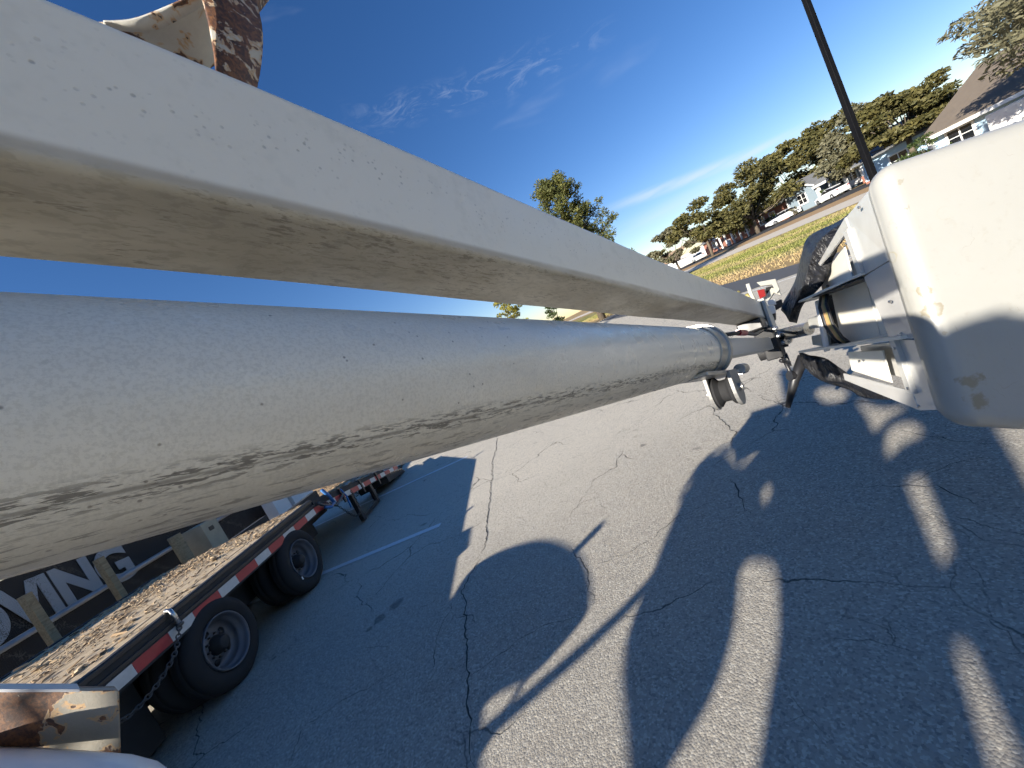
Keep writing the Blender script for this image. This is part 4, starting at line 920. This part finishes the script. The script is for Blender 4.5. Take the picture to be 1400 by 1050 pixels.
roof_slab(h2, [(50.4, 70.0, 2.35), (50.4, 80.0, 2.35), (52.6, 80.0, 2.75), (52.6, 70.0, 2.75)], M_TRIM, nm='porch_roof')
for yy in (70.2, 72.2, 74.4, 76.6, 78.4, 79.8): MB().bbox((50.6, yy-.12, 0), (50.84, yy+.12, 2.36)).build('porch_post', M_TRIM, h2)
for yy in (66.4, 69.0, 73.4, 77.4, 84): window(h2, 53.0, yy, 1.5, 1.3, 1.2)
MB().bbox((50.2, 75.2, 0), (50.6, 75.8, 1.2)).build('porch_urn', M_TRIM, h2)
h3 = thing('white_garage', 'white garage with tan roof at the far left end of the street', 'garage', (52, 98, 0))
MB().bbox((50, 95, 0), (58, 108, 2.5)).build('wall', M_WALLW, h3); roof_slab(h3, [(49.4, 94.5, 2.45), (49.4, 108.5, 2.45), (54, 108.5, 4.6), (54, 94.5, 4.6)], M_ROOFT)
MB().bbox((49.93, 97, .1), (49.99, 100, 2.1)).build('garage_door', M_TRIM, h3); window(h3, 50, 103, 1.4, 1.2, 1.1)
h4 = thing('pale_blue_house', 'sunlit pale blue house with paired dark windows under the layered oak', 'house', (46, 38, 0))
MB().bbox((44.0, 33.5, -.4), (52, 41.6, 2.3)).build('wall', M_WALLL, h4); roof_slab(h4, [(43.4, 33.1, 2.25), (43.4, 42.0, 2.25), (48, 42.0, 4.2), (48, 33.1, 4.2)], M_ROOFG)
window(h4, 44.0, 37.9, .95, 1.7, 1.2); MB().bbox((43.9, 33.5, -.4), (43.99, 41.6, .25)).build('brick_base', M_BRICK, h4)
MB().bbox((43.93, 41.4, 0), (43.99, 41.6, 2.25)).build('corner_board', M_TRIM, h4)
h5 = thing('brown_roofed_house', 'house with big brown shingle roof and white walls at the top right', 'house', (40, 24, 0))
MB().bbox((36.0, 13, -1), (46, 28.6, 1.55)).build('wall', M_WALLL, h5)
roof_slab(h5, [(35.3, 11, 1.50), (35.3, 28.9, 1.50), (41.5, 28.9, 4.6), (41.5, 11, 4.6)], M_ROOFB)
MB().bbox((35.2, 11, 1.36), (35.32, 28.9, 1.60)).build('fascia', M_TRIM, h5)
window(h5, 36.0, 27.0, .75, 1.5, .95); MB().bbox((35.6, 28.45, -1), (35.85, 28.75, 1.5)).build('downpipe', M_TRIM, h5)
MB().bbox((35.9, 25.2, -1), (35.99, 28.6, .0)).build('brick_base', M_BRICK, h5)
MB().path([(37.5, 22.6, 2.3), (37.5, 22.6, 3.6)], .07, 10).build('vent_pipe', M_TRIM, h5, smooth='auto')
o = MB().bbox((34.6, 9, -.5), (34.9, 24.6, 1.18)).build('white_wall', M_WALLW, None, bevel=.02); tag(o, 'long plain white wall below the brown roof, right edge', 'wall')
for i in range(6): MB().bbox((34.55, 10+i*2.6, -.5), (34.6, 10.1+i*2.6, 1.1)).build('wall_joint', M_TRIM, o)

# ------------------------------------------------------------------ cars
def car(label, loc, rz):
    t = thing('parked_car', label, 'car', loc, 'white cars parked by the far houses'); R = Matrix.Rotation(rz, 4, 'Z'); T = Matrix.Translation(loc) @ R
    def P(x, y, z): return T @ Vector((x, y, z))
    prof = [(-2.3, .45, .62), (-2.25, .95, .70), (-1.5, 1.02, .86), (-.9, 1.00, .88), (.6, .96, .90), (1.6, .88, .86), (2.15, .76, .74), (2.3, .45, .62)]
    def loft(secs, nm, m_, bev=.03):
        b = MB(); rows = []
        for x, z0, z1, w0, w1 in secs: rows.append([P(x, -w0, z0), P(x, -w0, (z0+z1)/2), P(x, -w1, z1), P(x, w1, z1), P(x, w0, (z0+z1)/2), P(x, w0, z0), P(x, -w0, z0)])
        b.grid(rows); b.add(rows[0][:6], [(0, 1, 2, 3, 4, 5)]); b.add(rows[-1][:6], [(0, 1, 2, 3, 4, 5)])
        return b.build(nm, m_, t, smooth='auto')
    loft([(-2.32, .35, .80, .72, .68), (-2.22, .25, 1.00, .86, .78), (-1.4, .22, 1.03, .91, .80), (.5, .22, .98, .92, .82), (1.5, .22, .90, .90, .80), (2.1, .25, .78, .84, .72), (2.33, .35, .62, .68, .60)], 'car_body', M_CARW)
    loft([(-1.95, .95, 1.05, .74, .66), (-1.2, .95, 1.38, .78, .58), (-.4, .95, 1.46, .80, .60), (.25, .95, 1.40, .80, .58), (1.15, .90, .97, .74, .66)], 'greenhouse', M_GLASS)
    loft([(-1.25, 1.36, 1.405, .60, .56), (-.4, 1.44, 1.485, .61, .58), (.3, 1.37, 1.415, .60, .56)], 'car_roof', M_CARW)
    for x in (-1.4, 1.42):
        for s in (-1, 1):
            w = MB().lathe(P(x, s*.80, .33), R.to_3x3() @ Vector((0, s, 0)), [(-.1, .1), (-.1, .33), (.11, .33), (.12, .29), (.12, .22)], 20).build('car_wheel', M_RUBBER, t, smooth='auto')
            MB().lathe(P(x, s*.80, .33), R.to_3x3() @ Vector((0, s, 0)), [(.115, .22), (.125, .2), (.10, .05), (.11, 0)], 16).build('wheel_rim', M_STEEL, w, smooth='auto')
    for s in (-1, 1): MB().box(P(2.2, s*.62, .66), (.16, .26, .12), R.to_3x3()).build('headlight', M_TRIM, t); MB().box(P(-2.28, s*.62, .86), (.08, .26, .14), R.to_3x3()).build('tail_light', M_REDBIT, t); MB().box(P(.55, s*.93, .98), (.14, .12, .1), R.to_3x3()).build('door_mirror', M_CARW, t)
    for s in (-1, 1):
        for x in (-.35,): MB().box(P(x, s*.70, 1.2), (.07, .06, .44), R.to_3x3() @ Matrix.Rotation(-s*.35, 3, 'X')).build('door_pillar', M_CARW, t)
car('white sedan parked beside the porch of the grey gabled house', (48.6, 50.6, 0), math.radians(78))
car('white car parked at the far left in front of the white garage', (44.2, 76.5, 0), math.radians(70))
car('pale car half hidden behind the shrub by the grey gabled house', (49.4, 60.2, 0), math.radians(160))

# ------------------------------------------------------------------ unseen stand-in truck, added on the sun side, shaped to cast the long shadows
X0 = -4.2
caster = thing('stand_in_truck', 'unseen stand-in tow truck ahead of the trailer, with plates shaped to cast the ground shadows', 'truck', (X0, -2.5, 0))
def prism(polys, nm, mat, th=.05, x=X0, lab=None):
    cu = bpy.data.curves.new('tmp', 'CURVE'); cu.dimensions = '2D'; cu.fill_mode = 'BOTH'; cu.extrude = th/2
    for pl in polys:
        s = cu.splines.new('POLY'); s.points.add(len(pl)-1); s.use_cyclic_u = True
        for i, p in enumerate(pl): s.points[i].co = (p[0], p[1], 0, 1)
    ob = bpy.data.objects.new('tmp', cu); COL.objects.link(ob); dg = bpy.context.evaluated_depsgraph_get(); me = bpy.data.meshes.new_from_object(ob.evaluated_get(dg)); bpy.data.objects.remove(ob)
    for v in me.vertices: v.co = (x+v.co.z, v.co.x, v.co.y)
    me.materials.clear(); return link(nm, me, mat, caster, label=lab)
def smooth_poly(p, k=5):
    out = []; n = len(p)
    for i in range(n):
        q = [p[i-1], p[i], p[(i+1) % n], p[(i+2) % n]]
        for j in range(k):
            t = j/k; out.append(tuple(.5*((2*q[1][a])+(-q[0][a]+q[2][a])*t+(2*q[0][a]-5*q[1][a]+4*q[2][a]-q[3][a])*t*t+(-q[0][a]+3*q[1][a]-3*q[2][a]+q[3][a])*t**3) for a in (0, 1)))
    return out
M_TRK = plain('caster_paint', (.55, .5, .4), .5)
def yz(P):                                # where the sun's line through P crosses the plane of the shadow plates
    t = (P.x-X0)/SD.x; Q = P-SD*t; return (Q.y, Q.z)
def cp(x, y): return yz(gnd(x, y))
def cb(x, y): return yz(at(x, y, 1.36))
blob = [cp(*p) for p in ((597, 852), (640, 785), (680, 755), (740, 738), (785, 752), (803, 785), (806, 810), (800, 840), (760, 890), (720, 930), (680, 950), (655, 970), (640, 1000), (605, 1050))]
prism([smooth_poly(blob+[(blob[-1][0]-.05, 1.15), (blob[0][0]-.1, 1.1)], 4)], 'round_caster', M_TRK, .03)  # unseen plate outlined to cast the rounded ground shadow
MB().path([(X0, *cp(788, 752)), (X0, *cp(822, 718))], .033, 10).build('stick_caster', M_DARK, caster, smooth=True)  # added stick for the thin shadow beside the round one
MB().path([(X0, *cp(*p)) for p in ((590, 1062), (650, 1012), (720, 955), (800, 885), (850, 838), (895, 790))], .030, 10).build('hose_caster', M_DARK, caster, smooth=True)  # added rod following the cable-like shadow line
MB().path([(X0, *cp(*p)) for p in ((635, 1060), (690, 980), (718, 925))], .014, 8).build('rod_caster', M_DARK, caster)  # added rod for a second thin shadow
gap1 = smooth_poly([cp(*p) for p in ((1012, 778), (1030, 768), (1060, 780), (1064, 870), (1052, 950), (1036, 1045), (1000, 1160), (880, 1130), (915, 1050), (968, 962), (998, 880), (1008, 820))], 4)
slit1 = [cp(*p) for p in ((1238, 658), (1262, 652), (1303, 750), (1285, 770))]
slit2 = [cp(*p) for p in ((1302, 880), (1328, 890), (1360, 960), (1405, 1060), (1362, 1070), (1330, 970))]
tri = smooth_poly([cp(*p) for p in ((1214, 588), (1245, 578), (1262, 592), (1235, 606), (1213, 624))], 3)
hole = smooth_poly([cp(*p) for p in ((1042, 668), (1050, 664), (1054, 676), (1046, 690))], 3)
lit = smooth_poly([cp(*p) for p in ((1115, 533), (1150, 530), (1158, 545), (1128, 550))], 3)
lit2 = smooth_poly([cp(*p) for p in ((1170, 545), (1200, 558), (1240, 556), (1215, 570), (1196, 590), (1186, 570))], 3)
outl = [cp(*p) for p in ((862, 1100), (855, 1000), (850, 930), (855, 880), (868, 840), (890, 790), (910, 735), (930, 690), (945, 660), (950, 640), (965, 625), (990, 617), (1005, 635), (1015, 642), (1040, 612), (1060, 590), (1076, 565), (1070, 535), (1064, 505), (1100, 500), (1180, 515), (1240, 540), (1270, 550))]
outl += [cb(*p) for p in ((1256, 478), (1270, 462), (1300, 446), (1335, 434), (1360, 429), (1364, 424), (1371, 424), (1376, 429), (1400, 431), (1440, 446), (1475, 490), (1480, 540), (1450, 575), (1400, 590))]
outl += [cp(*p) for p in ((1360, 583), (1382, 618), (1402, 655), (1440, 740), (1480, 900), (1490, 1100))]
outl += [(outl[-1][0], 1.2), (outl[0][0], 1.2)]
prism([outl, gap1, slit1, slit2, tri, hole, lit, lit2], 'shadow_plate', M_TRK, .012)  # thin unseen plate, cut so its shadow leaves the lit gaps
for pp, r_ in ((((935, 700), (928, 680), (935, 665), (948, 645)), .015), (((950, 650), (965, 625), (985, 612), (1002, 618), (1010, 634)), .015), (((1010, 640), (1030, 612), (1050, 590), (1062, 565), (1072, 560)), .014), (((1046, 580), (1048, 566), (1060, 560)), .012)):
    MB().path([(X0+.02, *cp(*p)) for p in pp], r_, 8).build('hose_caster', M_DARK, caster, smooth=True)  # added loops that shape the edge of the large shadow
MB().bbox((X0-1.6, -9, .55), (X0+.35, .40, 1.30)).build('truck_bed', M_TRK, caster, bevel=.03)
for yy in (-.8, -2.0, -7.2):
    for xx in (X0+.15, X0-1.45): MB().lathe((xx, yy, .48), (1, 0, 0), [(-.15, .2), (-.15, .46), (-.12, .48), (.12, .48), (.15, .46), (.15, .2)], 28).build('truck_wheel', M_RUBBER, caster, smooth='auto')
o = MB().bbox((X0-.35, 1.35, ZD), (X0+.1, 1.80, 1.30)).build('deck_blocker', M_DARK, None, bevel=.01); tag(o, 'dark toolbox added unseen on the near trailer deck to shade its edge', 'blocker')  # box added out of view to shade the near deck edge
